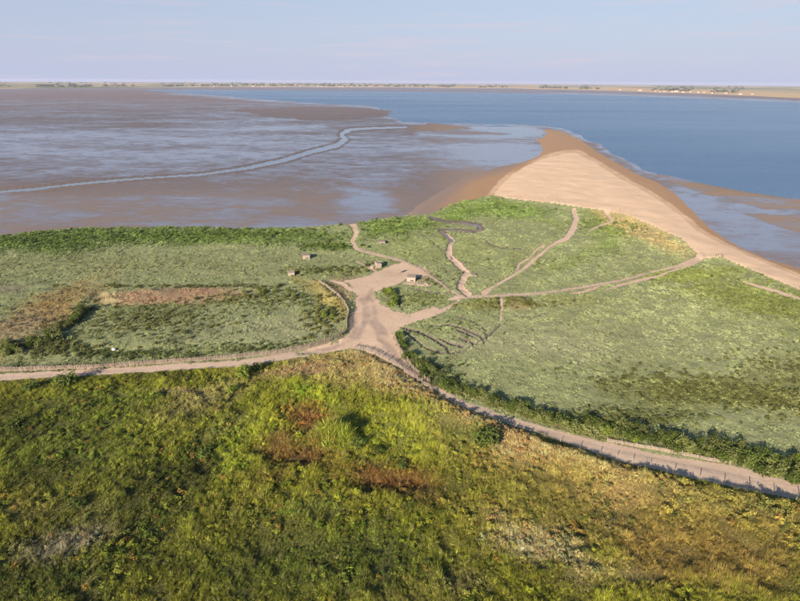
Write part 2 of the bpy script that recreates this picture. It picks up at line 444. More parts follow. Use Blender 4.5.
def mat_leaf(name, transl=0.25, var=0.35, rough=0.6):
    m, nt, b, o = new_mat(name)
    at = nd(nt, 'ShaderNodeAttribute', attribute_name='tint', attribute_type='INSTANCER')
    oi = nd(nt, 'ShaderNodeObjectInfo')
    g = nd(nt, 'ShaderNodeAttribute', attribute_name='leaf')
    f = math_n(nt, 'ADD', math_n(nt, 'MULTIPLY', oi.outputs['Random'], var), 1.0 - var * 0.5)
    f = math_n(nt, 'MULTIPLY', f, g.outputs['Fac'])
    c = mixc(nt, 1.0, at.outputs['Color'], f, 'MULTIPLY')
    nt.links.new(c, b.inputs['Base Color'])
    b.inputs['Roughness'].default_value = rough
    b.inputs['Specular IOR Level'].default_value = 0.1
    t = nd(nt, 'ShaderNodeBsdfTranslucent')
    nt.links.new(c, t.inputs[0])
    mx = nd(nt, 'ShaderNodeMixShader')
    mx.inputs[0].default_value = transl
    nt.links.new(b.outputs[0], mx.inputs[1]); nt.links.new(t.outputs[0], mx.inputs[2])
    nt.links.new(mx.outputs[0], o.inputs['Surface'])
    return m


def mat_plain(name, colr, rough=0.85, nscale=2.0, amount=0.35, bmp=0.3, dist=0.03):
    m, nt, b, o = new_mat(name)
    n1 = noise_node(nt, nscale, 6, 0.65)
    oi = nd(nt, 'ShaderNodeObjectInfo')
    c = mixc(nt, ramp(nt, n1.outputs[0], [(0.3, amount), (0.7, 0.0)]), colr, tuple(x * 0.5 for x in colr))
    c = mixc(nt, 1.0, c, math_n(nt, 'ADD', math_n(nt, 'MULTIPLY', oi.outputs['Random'], 0.3), 0.85), 'MULTIPLY')
    nt.links.new(c, b.inputs['Base Color'])
    b.inputs['Roughness'].default_value = rough
    b.inputs['Specular IOR Level'].default_value = 0.2
    bump(nt, n1.outputs[0], bmp, dist, b)
    return m


# ------------------------------------------------------------------ mesh helpers
def mesh_np(name, verts, faces, mat, smooth=True, attrs=None):
    me = bpy.data.meshes.new(name)
    V = np.asarray(verts, np.float32); F = np.asarray(faces, np.int32)
    k = F.shape[1]
    me.vertices.add(len(V)); me.vertices.foreach_set('co', V.ravel())
    me.loops.add(F.size); me.loops.foreach_set('vertex_index', F.ravel())
    me.polygons.add(len(F))
    me.polygons.foreach_set('loop_start', np.arange(0, F.size, k, dtype=np.int32))
    me.update(calc_edges=True)
    me.polygons.foreach_set('use_smooth', np.full(len(F), smooth))
    for n_, arr in (attrs or {}).items():
        arr = np.asarray(arr, np.float32)
        if arr.ndim == 2:
            at = me.attributes.new(n_, 'FLOAT_COLOR', 'POINT')
            at.data.foreach_set('color', np.concatenate([arr, np.ones((len(arr), 1), np.float32)], 1).ravel())
        else:
            at = me.attributes.new(n_, 'FLOAT', 'POINT')
            at.data.foreach_set('value', arr.ravel())
    if mat is not None:
        me.materials.append(mat)
    me.validate()
    return me


def link(name, me, parent=None, loc=None):
    o = bpy.data.objects.new(name, me)
    COL.objects.link(o)
    if parent is not None:
        o.parent = parent
    if loc is not None:
        o.location = loc
    return o


def tag(o, label=None, cat=None, group=None, kind=None):
    if label: o['label'] = label
    if cat: o['category'] = cat
    if group: o['group'] = group
    if kind: o['kind'] = kind
    return o


def empty(name, loc, rz=0.0):
    o = link(name, None, None, loc)
    o.rotation_euler = (0, 0, rz)
    o.empty_display_size = 0.5
    return o


class MB:
    """collects simple solids into one mesh"""
    def __init__(s):
        s.v = []; s.f = []

    def box(s, c, size, rz=0.0, taper=1.0, tilt=(0, 0)):
        cx, cy, cz = c; sx, sy, sz = (q / 2 for q in size)
        n = len(s.v)
        for z in (-1, 1):
            k = taper if z > 0 else 1.0
            for x, y in ((-1, -1), (1, -1), (1, 1), (-1, 1)):
                px, py, pz = x * sx * k, y * sy * k, z * sz
                px += tilt[0] * (pz + sz); py += tilt[1] * (pz + sz)
                s.v.append((cx + px * math.cos(rz) - py * math.sin(rz), cy + px * math.sin(rz) + py * math.cos(rz), cz + pz))
        for q in ((0, 3, 2, 1), (4, 5, 6, 7), (0, 1, 5, 4), (1, 2, 6, 5), (2, 3, 7, 6), (3, 0, 4, 7)):
            s.f.append(tuple(n + i for i in q))
        return s

    def quad(s, *p):
        n = len(s.v); s.v += list(p); s.f.append(tuple(range(n, n + len(p)))); return s

    def mesh(s, name, mat, bevel=0.0):
        me = bpy.data.meshes.new(name)
        me.from_pydata([tuple(map(float, p)) for p in s.v], [], s.f)
        me.materials.append(mat)
        if bevel > 0:
            import bmesh
            bm = bmesh.new(); bm.from_mesh(me)
            bmesh.ops.bevel(bm, geom=list(bm.edges), offset=bevel, segments=2, affect='EDGES', profile=0.5)
            bm.to_mesh(me); bm.free()
        me.update()
        return me


# ------------------------------------------------------------------ near land: one height field, split by what covers it
C_OFF = 14.0
ROW_V = np.concatenate([np.arange(690, 400, -1.05), np.arange(400, 190, -0.8), np.arange(190, 122, -0.5)])
ROW_Y = unproj(np.full(ROW_V.shape, 400.0), ROW_V, -0.5)[1]
COL_T = np.linspace(-1.12, 1.12, 960)
GY, GT = np.meshgrid(ROW_Y, COL_T, indexing='ij')
GX = GT * (GY + C_OFF)


def land(x, y):
    """height, cover class, plant colour and wetness of the land at x, y"""
    zr = zref(y)
    u0, v0 = proj(x, y, zr)
    # wandering edges
    n1 = fbm(x, y, 9.0, 1, 4); n2 = fbm(x, y, 2.2, 11, 3); n3 = fbm(x, y, 30.0, 21, 4)
    px_m = F_PX / np.hypot(y, CAM_H)                # pixels per metre, across
    py_m = px_m * CAM_H / np.hypot(y, CAM_H)        # and along the ground
    wob = np.clip(px_m * 0.45, 0.5, 2.5)
    u = u0 + (n1 * 0.8 + n2 * 0.6) * wob
    v = v0 + (fbm(x, y, 9.0, 31, 4) * 0.8 + fbm(x, y, 2.2, 41, 3) * 0.6) * np.clip(py_m * 0.45, 0.35, 2.0)
    ex = 1.0 / np.clip(py_m / px_m, 0.2, 1.0)       # row stretch that makes ground distances round
    H = zr.copy()
    cls = np.zeros(x.shape, int)                    # 0 = none (tidal flat)
    s_beach = sd_poly(u, v, BEACH, 2.2, 50)
    s_dry = sd_poly(u, v, DRY, 2.2, 50)
    wet = sstep(7.0, -9.0, s_dry + 3.0 * n3) + .16 * np.sin(s_dry * .9 + 2.5 * n3 + n1) * sstep(26, 4, abs(s_dry))
    Hb = -1.62 + 0.75 * sstep(-2, 16, s_beach) + 1.0 * sstep(-6, 26, s_dry) + 0.10 * n1 * sstep(0, 10, s_beach) + 0.30 * n3 * sstep(-4, 12, s_dry) + 0.22 * n1 * sstep(0, 10, s_dry)
    Hb = np.where(s_beach < -4, -1.9, Hb)
    H = Hb
    cls[s_beach > -5] = 1
    s_land = (v - crv(SHORE, u)) * 1.6
    lm = sstep(-2.5, 3.0, s_land)
    rip = fbm(x + .6 * y, y - .6 * x, 3.2, 81, 3)
    hummock = 0.16 * n2 + 0.20 * n1 + 0.15 * n3 + 0.16 * rip
    Hm = zr + 0.12 + hummock + 0.25 * sstep(30, 4, s_land) * sstep(560, 480, u0)
    H = H * (1 - lm) + Hm * lm
    cls[s_land > 0] = 2
    # plant colours
    tint = np.empty(x.shape + (3,)); tint[:] = (.285, .33, .165)
    tint = splat(tint, u, v, n1, n2, MARSH)
    # banks
    for poly, h in MOUNDS:
        s = sd_poly(u, v, poly, 2.0, 25)
        H = H + h * sstep(-3, 7, s) * (0.8 + 0.4 * n1)
    # foreground meadow on the dune
    s_mead = (v - crv(TRACK_BOT, u))
    md = s_mead / np.maximum(py_m, 0.5)             # metres inside the meadow
    lip = np.interp(u0, [-400, 250, 330, 400, 470, 600, 800, 1100], [0.1, 0.15, 0.3, .8, 1.3, 1.5, 1.55, 1.55])
    Hf = 0.1 + lip * (sstep(0.6, 4.6, md) - 0.55 * sstep(4.5, 22, md)) + (0.75 * n3 + 0.55 * n1 + 0.14 * n2) * sstep(1, 9, md)
    mm = s_mead > 0
    H = np.where(mm, np.where(md < 1.0, H * (1 - np.clip(md, 0, 1)) + Hf * np.clip(md, 0, 1), Hf), H)
    cls[mm] = 3
    tf = np.empty(x.shape + (3,)); tf[:] = (.205, .22, .027)
    patch = fbm(x, y, 13.0, 301, 4)[..., None]; patch2 = fbm(x, y, 5.0, 311, 4)[..., None]
    tf = tf * (1 - sstep(.12, .42, patch2) * .45) + np.array((.29, .28, .05)) * sstep(.12, .42, patch2) * .45
    tf = tf * (1 - sstep(.15, .5, -patch) * .5) + np.array((.10, .125, .014)) * sstep(.15, .5, -patch) * .5
    tf = tf * (1 - sstep(.2, .5, patch) * .3) + np.array((.36, .28, .12)) * sstep(.2, .5, patch) * .3
    tf = splat(tf, u, v, n1, n2, MEADOW)
    dk = (sstep(.10, .38, fbm(x, y, 10.0, 331, 4)) * sstep(420, 250, u0 + .4 * (560 - v0)) * .45)[..., None]  # painted dark zones at lower left, partly for the frame's vignette
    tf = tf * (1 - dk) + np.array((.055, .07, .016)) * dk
    tf *= (1.0 + 0.25 * n1 + 0.20 * n3)[..., None]
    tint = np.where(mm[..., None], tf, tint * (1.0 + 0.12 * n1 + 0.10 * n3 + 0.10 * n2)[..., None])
    # hollow under the rust coloured plants, and tussock bank of the reeds
    for (cu, cv, ru, rv, dz) in ((300, 452, 60, 14, -0.7), (385, 484, 55, 12, -0.6), (335, 440, 26, 9, 1.0), (320, 404, 40, 10, .3), (210, 462, 20, 16, -.5)):
        r = np.hypot((u - cu) / ru, (v - cv) / rv)
        H = H + dz * sstep(1.2, 0.5, r)
    # the track
    s_tr = np.minimum(v - crv(TRACK_TOP, u), crv(TRACK_BOT, u) - v)
    tr = (s_tr > 0) & ((u0 + 26 * n1 + 14 * n3 < 318) | (u0 + 10 * n1 > 428))
    near_tr = sstep(-5, 0.5, np.where((u0 < 340) | (u0 > 405), s_tr, -10)) * (~mm)
    H = H * (1 - near_tr) + (zr * 0 + 0.12 + zr * 0.3) * near_tr
    cls[tr] = 4
    H = H - .6 * sstep(-3.5, -6.5, s_tr) * sstep(-26, -12, s_tr) * sstep(350, 335, u0) * (~mm)
    # sandy clearing and footpaths
    s_cl = sd_poly(u, v, CLEARING, 1.6, 40)
    s_gr = sd_poly(u, v, GREEN_SPOT, 1.6, 40)
    s_cl = s_cl + 2.2 * n1 + 1.4 * n2 - .4
    s_cl = np.minimum(s_cl, -s_gr)
    for p in PATHS:
        s_cl = np.maximum(s_cl, sd_line(u0 * .5 + u * .5, v0 * .5 + v * .5, p, 1.5))
    cw = sstep(-3, 1.5, s_cl) * (~mm)
    H = H - cw * (hummock + 0.12) * 0.8
    cls[(s_cl > 0) & (cls != 4) & (cls != 3)] = 5
    # creeks cut into the marsh
    s_ck = np.full(x.shape, -40.0)
    for i, p in enumerate(CREEKS):
        s_ck = np.maximum(s_ck, sd_line(u0 * .5 + u * .5, v0 * .5 + v * .5, p, 1.5))
    s_c0 = sd_line(u0 * .5 + u * .5, v0 * .5 + v * .5, CREEKS[0], 1.5)
    H = H - np.where(s_c0 > -2, .55, .75) * sstep(-1.2, 1.6, s_ck)
    cls[(s_ck > 0.1) & (cls != 1)] = 6
    # litter: sand showing among dune grass near the beach
    edge = np.maximum(-s_land, 0)
    return dict(H=H, cls=cls, tint=np.clip(tint, 0.02, 0.6), wet=wet, s_land=s_land, s_cl=s_cl, s_ck=s_ck, s_c0=s_c0, md=md, u=u0, v=v0, n1=n1, n2=n2, n3=n3, s_tr=s_tr)


L = land(GX, GY)
# faint wheel ruts in the clearing and the track
LV = np.stack([GX, GY, L['H']], -1)
nr, nc = GX.shape
vid = np.arange(nr * nc).reshape(nr, nc)
quads = np.stack([vid[:-1, :-1], vid[:-1, 1:], vid[1:, 1:], vid[1:, :-1]], -1).reshape(-1, 4)
fcls = L['cls'][:-1, :-1].ravel()

M_MARSH = mat_ground('marsh_soil_and_thatch', .95, (.11, .115, .055), .6)
M_MEADOW = mat_ground('meadow_soil_and_thatch', .95, (.05, .042, .02), .75)
M_BEACH = mat_sand('beach_sand', (.66, .495, .345), (.34, .205, .10), 0.5)
M_PATH = mat_sand('trodden_sand', (.57, .44, .33), (.30, .225, .18), 0.7)
M_TRACK = mat_sand('track_gravel', (.52, .415, .325), (.31, .25, .205), 0.7)
M_CREEK = mat_sand('creek_silt', (.54, .42, .32), (.10, .085, .07), 0.5)
M_MUD = mat_mud()
M_SEA = mat_sea()

LAND_NAMES = {1: ('sand_spit', M_BEACH), 2: ('salt_marsh_ground', M_MARSH), 3: ('meadow_ground', M_MEADOW), 4: ('gravel_track', M_TRACK), 5: ('sandy_path', M_PATH), 6: ('tidal_creek', M_CREEK)}
wet_attr = L['wet'] + (L['cls'] == 1) * 1.1 * sstep(20, 2, sd_poly(L['u'], L['v'], BEACH, 1.4, 60)) * sstep(545, 500, L['u']) * sstep(140, 160, L['v'])
wet_attr = wet_attr + (L['cls'] == 1) * sstep(480, 430, L['u']) * .7
wet_attr = np.where(L['cls'] == 6, np.where(L['s_c0'] > -1, np.where(L['v'] < 233, .7, .02 + .3 * L['n1']), .8), wet_attr)
wet_attr = np.where((L['cls'] == 5) | (L['cls'] == 4), 0.10 + 0.25 * L['n1'], wet_attr)
RUTS = [[(300, 356, .8), (335, 348, 1), (358, 338, 1), (366, 322, 1), (366, 305, .8), (372, 290, .6)], [(440, 393, .8), (412, 376, 1), (392, 355, 1.2), (380, 338, 1), (376, 318, .8), (372, 300, .6)],
        [(374, 322, 3), (381, 330, 4), (386, 336, 2)], [(362, 300, 2), (368, 312, 3), (366, 322, 2)], [(380, 340, 2), (392, 350, 2.4), (404, 364, 2)], [(352, 318, 1.5), (357, 327, 2), (352, 338, 1.6)], [(-100, 385, .8), (0, 378, .8), (160, 369, .7), (300, 352, .6)],
        [(430, 388, .8), (515, 425, .9), (615, 452, 1), (700, 469, 1.2), (820, 497, 1.4)]]
rut = np.full(GX.shape, -40.0)
for r_ in RUTS:
    rut = np.maximum(rut, sd_line(L['u'] + 2 * L['n1'], L['v'] + L['n1'], r_, 1.6))
wet_attr = np.where((L['cls'] == 5) | (L['cls'] == 4), wet_attr + (.34 + .3 * L['n2']) * sstep(-3.0, 1.5, rut + 2.5 * L['n1']), wet_attr)
for k, (nm, mt) in LAND_NAMES.items():
    q = quads[fcls == k]
    used, inv = np.unique(q, return_inverse=True)
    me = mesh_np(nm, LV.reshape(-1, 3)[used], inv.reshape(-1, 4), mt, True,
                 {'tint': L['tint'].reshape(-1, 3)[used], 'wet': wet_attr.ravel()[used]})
    tag(link(nm, me), kind='structure')


def sample(arr, x, y):
    """bilinear read of a land grid"""
    r = np.interp(y, ROW_Y, np.arange(nr)); c = (x / (y + C_OFF) - COL_T[0]) / (COL_T[1] - COL_T[0])
    r = np.clip(r, 0, nr - 1.001); c = np.clip(c, 0, nc - 1.001)
    r0 = r.astype(int); c0 = c.astype(int); fr = r - r0; fc = c - c0
    if arr.ndim == 3:
        fr = fr[:, None]; fc = fc[:, None]
    return (arr[r0, c0] * (1 - fr) * (1 - fc) + arr[r0 + 1, c0] * fr * (1 - fc) + arr[r0, c0 + 1] * (1 - fr) * fc + arr[r0 + 1, c0 + 1] * fr * fc)


def height(x, y):
    return float(sample(L['H'], np.array([x]), np.array([y]))[0])


def at(u, v):
    """ground point seen at survey position u, v"""
    z = 0.0
    for _ in range(4):
        x, y = unproj(u, v, z)
        z = height(float(x), float(y))
    return Vector((float(x), float(y), z))


def curve_z(x, y):
    return -(x * x + y * y) / (2 * R_EARTH)


# ------------------------------------------------------------------ tidal flats and sea
SEA_Z = -1.5
SEA_BIG = [(150, 90.2), (300, 90.6), (400, 91.9), (500, 93.2), (600, 95.5), (700, 99), (800, 103), (1300, 122), (1300, 400), (800, 202), (790, 199), (740, 190.5), (700, 183), (662, 174.5), (640, 169), (618, 157), (602, 147), (588, 137), (565, 128.5), (545, 126),
           (520, 124.5), (470, 123), (430, 122.5), (398, 121), (386, 116), (390, 109), (370, 105.5), (330, 103.5), (290, 101), (240, 97), (200, 93.5)]
SEA_SIDE = [(540, 135.6), (541, 131), (528, 128), (500, 126), (470, 128), (500, 131.5), (520, 134), (500, 136), (450, 135.5), (420, 134), (480, 137.5), (520, 137)]
CHANNEL = [(-60, 198, 1.2), (0, 192, 1.0), (35, 189, .9), (75, 184.5, .9), (140, 179, 1.0), (200, 174.5, 1.2), (250, 167.5, 1.5), (280, 161, 1.7), (310, 152, 1.8), (335, 146, 2.0), (345, 139.5, 1.8), (341, 133.5, 1.1), (350, 130, .8), (375, 128.3, .6), (405, 127.5, .4)]
BARS = [([(240, 110), (300, 107), (370, 109), (388, 112), (375, 117), (300, 119), (255, 116)], .32), ([(398, 127), (425, 123.5), (452, 126), (470, 129), (440, 132), (405, 131)], .3),
        ([(657, 175), (672, 178), (696, 183.5), (730, 190), (785, 198), (742, 199), (708, 195.5), (684, 187)], .28), ([(735, 201), (768, 197), (815, 200), (900, 215), (900, 228), (815, 210), (768, 210)], .28), ([(748, 215), (800, 216), (900, 240), (900, 262), (805, 233), (780, 227)], .3)]
MV = np.concatenate([np.arange(285, 150, -0.8), np.arange(150, 100, -0.45), np.arange(100, 87.6, -0.3)])
MY = unproj(np.full(MV.shape, 400.0), MV, SEA_Z)[1]
MT = np.linspace(-1.3, 1.3, 760)
my, mt_ = np.meshgrid(MY, MT, indexing='ij')
mx = mt_ * (my + C_OFF)
mu, mv = proj(mx, my, np.full(mx.shape, SEA_Z))
dist = np.hypot(mx, my)
q1 = fbm(mx, my, 40, 51, 5); q2 = fbm(mx * 0.5, my, 180, 61, 5); q3 = fbm(mx, my, 14, 71, 3)
wu = mu + 20 * q2 + 9 * q1; wv = mv + np.clip((mv - 84) * 0.05, 0.2, 3) * (q2 + .8 * q1)
s_sea = np.maximum(sd_poly(wu, wv, SEA_BIG, 3.0, 40), sd_poly(mu + 3 * q1, mv + .6 * q1, SEA_SIDE, 3.0, 40))
s_ch = sd_line(mu + 2 * q1, mv + .8 * q1, CHANNEL, 1.6, 30)
s_bar = np.full(mx.shape, -40.0)
for poly, h in BARS:
    s_bar = np.maximum(s_bar, sd_poly(wu, wv, poly, 3.0, 40))
mz = SEA_Z + 0.10 - 0.45 * sstep(-6, 10, s_sea) + 0.03 * q1 + 0.03 * q2 + 0.02 * q3
mz = np.maximum(mz, SEA_Z + 0.12 * sstep(-3, 4, s_bar) - 0.4 * (s_bar < -3))
mz = mz + 0.16 * sstep(-4, -0.5, s_ch) * sstep(420, 120, mu) - 0.62 * sstep(-1.0, 1.0, s_ch)
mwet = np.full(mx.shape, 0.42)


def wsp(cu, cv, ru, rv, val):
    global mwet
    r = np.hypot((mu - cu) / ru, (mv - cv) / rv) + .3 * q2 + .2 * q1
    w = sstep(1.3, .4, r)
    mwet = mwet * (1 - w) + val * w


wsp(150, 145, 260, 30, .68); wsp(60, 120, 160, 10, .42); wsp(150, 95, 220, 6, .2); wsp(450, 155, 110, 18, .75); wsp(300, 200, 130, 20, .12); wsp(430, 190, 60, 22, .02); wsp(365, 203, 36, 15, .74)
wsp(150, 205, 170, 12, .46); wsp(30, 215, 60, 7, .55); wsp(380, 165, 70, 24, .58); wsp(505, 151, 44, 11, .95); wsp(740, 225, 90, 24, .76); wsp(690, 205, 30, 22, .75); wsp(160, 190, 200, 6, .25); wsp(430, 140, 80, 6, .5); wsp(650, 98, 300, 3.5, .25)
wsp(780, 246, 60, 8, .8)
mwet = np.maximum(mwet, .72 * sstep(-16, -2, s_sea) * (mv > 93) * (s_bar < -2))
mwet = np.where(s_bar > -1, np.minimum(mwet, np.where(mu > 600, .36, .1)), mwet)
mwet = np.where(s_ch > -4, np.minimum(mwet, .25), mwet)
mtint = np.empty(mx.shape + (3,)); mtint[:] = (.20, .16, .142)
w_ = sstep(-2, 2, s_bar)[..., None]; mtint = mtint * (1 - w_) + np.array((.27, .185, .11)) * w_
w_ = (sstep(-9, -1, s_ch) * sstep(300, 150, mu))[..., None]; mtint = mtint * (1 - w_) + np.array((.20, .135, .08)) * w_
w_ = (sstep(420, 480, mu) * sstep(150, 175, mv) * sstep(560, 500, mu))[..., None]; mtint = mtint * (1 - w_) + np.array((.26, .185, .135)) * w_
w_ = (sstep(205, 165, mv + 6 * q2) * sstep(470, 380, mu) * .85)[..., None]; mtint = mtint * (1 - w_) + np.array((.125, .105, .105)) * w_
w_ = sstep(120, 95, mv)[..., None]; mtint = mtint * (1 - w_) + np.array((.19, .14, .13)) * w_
mz = mz + curve_z(mx, my)
mr, mc = mx.shape
mid = np.arange(mr * mc).reshape(mr, mc)
mq = np.stack([mid[:-1, :-1], mid[:-1, 1:], mid[1:, 1:], mid[1:, :-1]], -1).reshape(-1, 4)
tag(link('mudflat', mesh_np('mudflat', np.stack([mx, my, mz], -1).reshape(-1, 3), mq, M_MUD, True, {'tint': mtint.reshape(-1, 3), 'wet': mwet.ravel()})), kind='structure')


def fan(name, mat, y0, y1, rows, cols, tmax, z, attrs=None, zf=None):
    yy = np.geomspace(y0, y1, rows); tt = np.linspace(-tmax, tmax, cols)
    gy, gt = np.meshgrid(yy, tt, indexing='ij'); gx = gt * (gy + C_OFF)
    gz = z + curve_z(gx, gy) + (zf(gx, gy) if zf else 0)
    ids = np.arange(rows * cols).reshape(rows, cols)
    f = np.stack([ids[:-1, :-1], ids[:-1, 1:], ids[1:, 1:], ids[1:, :-1]], -1).reshape(-1, 4)
    at_ = {k: fn(gx, gy).reshape(-1, 3) for k, fn in (attrs or {}).items()}
    return tag(link(name, mesh_np(name, np.stack([gx, gy, gz], -1).reshape(-1, 3), f, mat, True, at_)), kind='structure')


sea = fan('sea', M_SEA, 200, 9000, 260, 260, 1.5, SEA_Z)
sco = np.empty(len(sea.data.vertices) * 3, np.float32); sea.data.vertices.foreach_get('co', sco); sco = sco.reshape(-1, 3)
sfv = np.empty(len(sea.data.loops), np.int32); sea.data.loops.foreach_get('vertex_index', sfv); sfv = sfv.reshape(-1, 4)
sc_ = sco[sfv].mean(1); su, sv = proj(sc_[:, 0], sc_[:, 1], np.full(len(sc_), SEA_Z))
shal = (su < 545) & (sv > 126.5)
bpy.data.objects.remove(sea)
for nm, msk, mt in (('sea', ~shal, M_SEA), ('channel_water', shal, mat_sea('calm_channel_water', (.12, .16, .21), (.15, .19, .24), .12, .25))):
    used, inv = np.unique(sfv[msk], return_inverse=True)
    tag(link(nm, mesh_np(nm, sco[used], inv.reshape(-1, 4), mt)), kind='structure')

# ------------------------------------------------------------------ far shore
FAR_EDGE = [(-500, 89.0), (0, 87.6), (100, 87.0), (200, 86.2), (300, 86.2), (400, 86.6), (500, 87.4), (600, 89.4), (700, 93), (800, 97.3), (1300, 118)]
fu = np.linspace(-400, 1250, 420)
rows_f = []
N_R = 46
for i in range(N_R):
    f = i / (N_R - 1)
    vv = crv(FAR_EDGE, fu) + 0.25 * vnoise(fu / 30, fu * 0, 5)
    ex0, ey0 = unproj(fu, vv, SEA_Z)
    d0 = np.hypot(ex0, ey0)
    d0 = d0 * (1 - d0 / 60000)
    dd = d0 * (1 - f) ** 2 + 30000 * (1 - (1 - f) ** 2) if False else d0 + (30000 - d0) * f ** 2.2
    dirx, diry = ex0 / np.hypot(ex0, ey0), ey0 / np.hypot(ex0, ey0)
    rows_f.append(np.stack([dirx * dd, diry * dd], -1))
FX = np.stack(rows_f)
fx, fy = FX[..., 0], FX[..., 1]
inl = np.linspace(0, 1, N_R)[:, None] * np.ones_like(fx)
fz = SEA_Z + 0.2 + 3.0 * sstep(0, .12, inl) + 7 * sstep(.2, .6, inl) * (1 + fbm(fx, fy, 4000, 91, 3)) + curve_z(fx, fy)
fb = fbm(fx, fy * 0.35, 420, 95, 4); fb2 = vnoise(fx / 300, fy / 900, 99)
tan_ = np.array((.66, .49, .28)); grn = np.array((.17, .20, .085)); pale = np.array((.38, .36, .19))
ft = np.where((fb > .12)[..., None], tan_, np.where((fb2 > .1)[..., None], grn, pale))
sfac = sstep(150, 330, np.broadcast_to(fu, fx.shape)) * sstep(.42, .2, inl)
ft = ft * (1 - sfac[..., None]) + tan_ * sfac[..., None]
ids = np.arange(fx.size).reshape(fx.shape)
fq = np.stack([ids[:-1, :-1], ids[:-1, 1:], ids[1:, 1:], ids[1:, :-1]], -1).reshape(-1, 4)
M_FAR = mat_ground('far_fields')
tag(link('far_shore', mesh_np('far_shore', np.stack([fx, fy, fz], -1).reshape(-1, 3), fq, M_FAR, True, {'tint': ft.reshape(-1, 3)})), kind='structure')


def far_at(u, inland):
    """point on the far shore at survey column u, inland a fraction of the grid"""
    c = (u - fu[0]) / (fu[1] - fu[0]); r = inland * (N_R - 1)
    c0 = int(c); r0 = min(int(r), N_R - 2); fc = c - c0; fr = r - r0
    def b(A): return A[r0, c0] * (1 - fr) * (1 - fc) + A[r0 + 1, c0] * fr * (1 - fc) + A[r0, c0 + 1] * (1 - fr) * fc + A[r0 + 1, c0 + 1] * fr * fc
    return Vector((b(fx), b(fy), b(fz)))


# far woods and hedges: one mass of leaf-lump crowns
M_WOOD = mat_plain('far_tree_foliage', (.04, .055, .03), 0.9, 0.3, .5)
wv_, wf_ = [], []
base_dirs = np.array([(math.cos(i * 2.4) * math.sqrt(1 - z * z), math.sin(i * 2.4) * math.sqrt(1 - z * z), z) for i, z in enumerate(np.linspace(0.98, -0.3, 26))])
for i in range(1500):
    u = random.uniform(-250, 1100)
    dens = 0.95 if 160 < u < 420 else (0.5 if u < 160 else 0.45)
    if vnoise(np.array([u / 14.0]), np.array([3.3]), 8)[0] < 0.7 - 1.6 * dens:
        continue
    p = far_at(u, random.choice((.16, .2, .24, .3, .4, .5)) + random.uniform(-.02, .02))
    dscale = p.length / 9000
    r = random.uniform(7, 13) * (0.8 + .6 * dscale); hgt = random.uniform(7, 12) * (0.9 + .5 * dscale) * (1.2 if 180 < u < 380 else 0.9)
    for k in range(40):
        d = base_dirs[random.randrange(26)]
        c = np.array((d[0] * r * random.uniform(.5, 1.25), d[1] * r, hgt * (.55 + .45 * d[2])))
        s = r * .42
        t1 = rng.normal(size=3) * s; t2 = rng.normal(size=3) * s
        n = len(wv_)
        for q in (c - t1 * .5, c + t1 * .5, c + t2 * .5):
            wv_.append((p.x + q[0], p.y + q[1], p.z + max(q[2], 0.2)))
        wf_.append((n, n + 1, n + 2))
ow = link('far_woods', mesh_np('far_woods', wv_, wf_, M_WOOD, False))
tag(ow, 'thin dark line of woods and hedges on the far horizon', 'woods', kind='stuff')

M_WHITE = mat_plain('limewashed_wall', (.44, .40, .36), .8, .2, .15)
M_TILE = mat_plain('clay_roof_tiles', (.40, .2, .13), .85, .3, .3)
house_meshes = []
for (w, d, h, rf) in ((13, 9, 5, 3), (18, 9, 4, 3), (10, 8, 5, 3), (26, 12, 6, 4)):
    wall = MB().box((0, 0, h / 2), (w, d, h)).mesh('wall', M_WHITE)
    ov = .5
    roof = MB()
    a0, a1, a2, a3 = (-w / 2 - ov, -d / 2 - ov, h + .01), (w / 2 + ov, -d / 2 - ov, h + .01), (w / 2 + ov, d / 2 + ov, h + .01), (-w / 2 - ov, d / 2 + ov, h + .01)
    r0, r1 = (-w / 2 - ov, 0, h + rf), (w / 2 + ov, 0, h + rf)
    roof.quad(a0, a1, r1, r0).quad(a2, a3, r0, r1).quad(a3, a0, r0).quad(a1, a2, r1).quad(a0, a3, a2, a1)
    house_meshes.append((wall, roof.mesh('roof', M_TILE)))
spots = [(253, .12), (262, .10), (266, .13), (318, .11), (322, .14), (326, .13), (340, .1), (343, .13), (352, .15), (370, .15), (285, .14), (300, .13), (232, .13), (214, .14)] + \
        [(655, .1), (660, .08), (664, .12), (672, .1), (676, .13), (683, .09), (690, .12), (698, .1), (704, .14), (712, .09), (726, .11), (740, .08), (752, .12), (640, .12), (620, .14)]
for i, (u, inl_) in enumerate(spots):
    p = far_at(u, inl_)
    hm = house_meshes[(i * 7) % 3] if i % 9 else house_meshes[3]
    e_ = empty('house', p, random.uniform(-.5, .5))
    link('wall', hm[0], e_); link('roof', hm[1], e_)
    if u < 400:
        tag(e_, 'tiny pale house in the village on the far shore above the mudflats', 'house', 'houses of the village across the bay')
    else:
        tag(e_, 'tiny pale house by the tan fields on the far shore, right', 'house', 'houses by the tan fields across the bay')

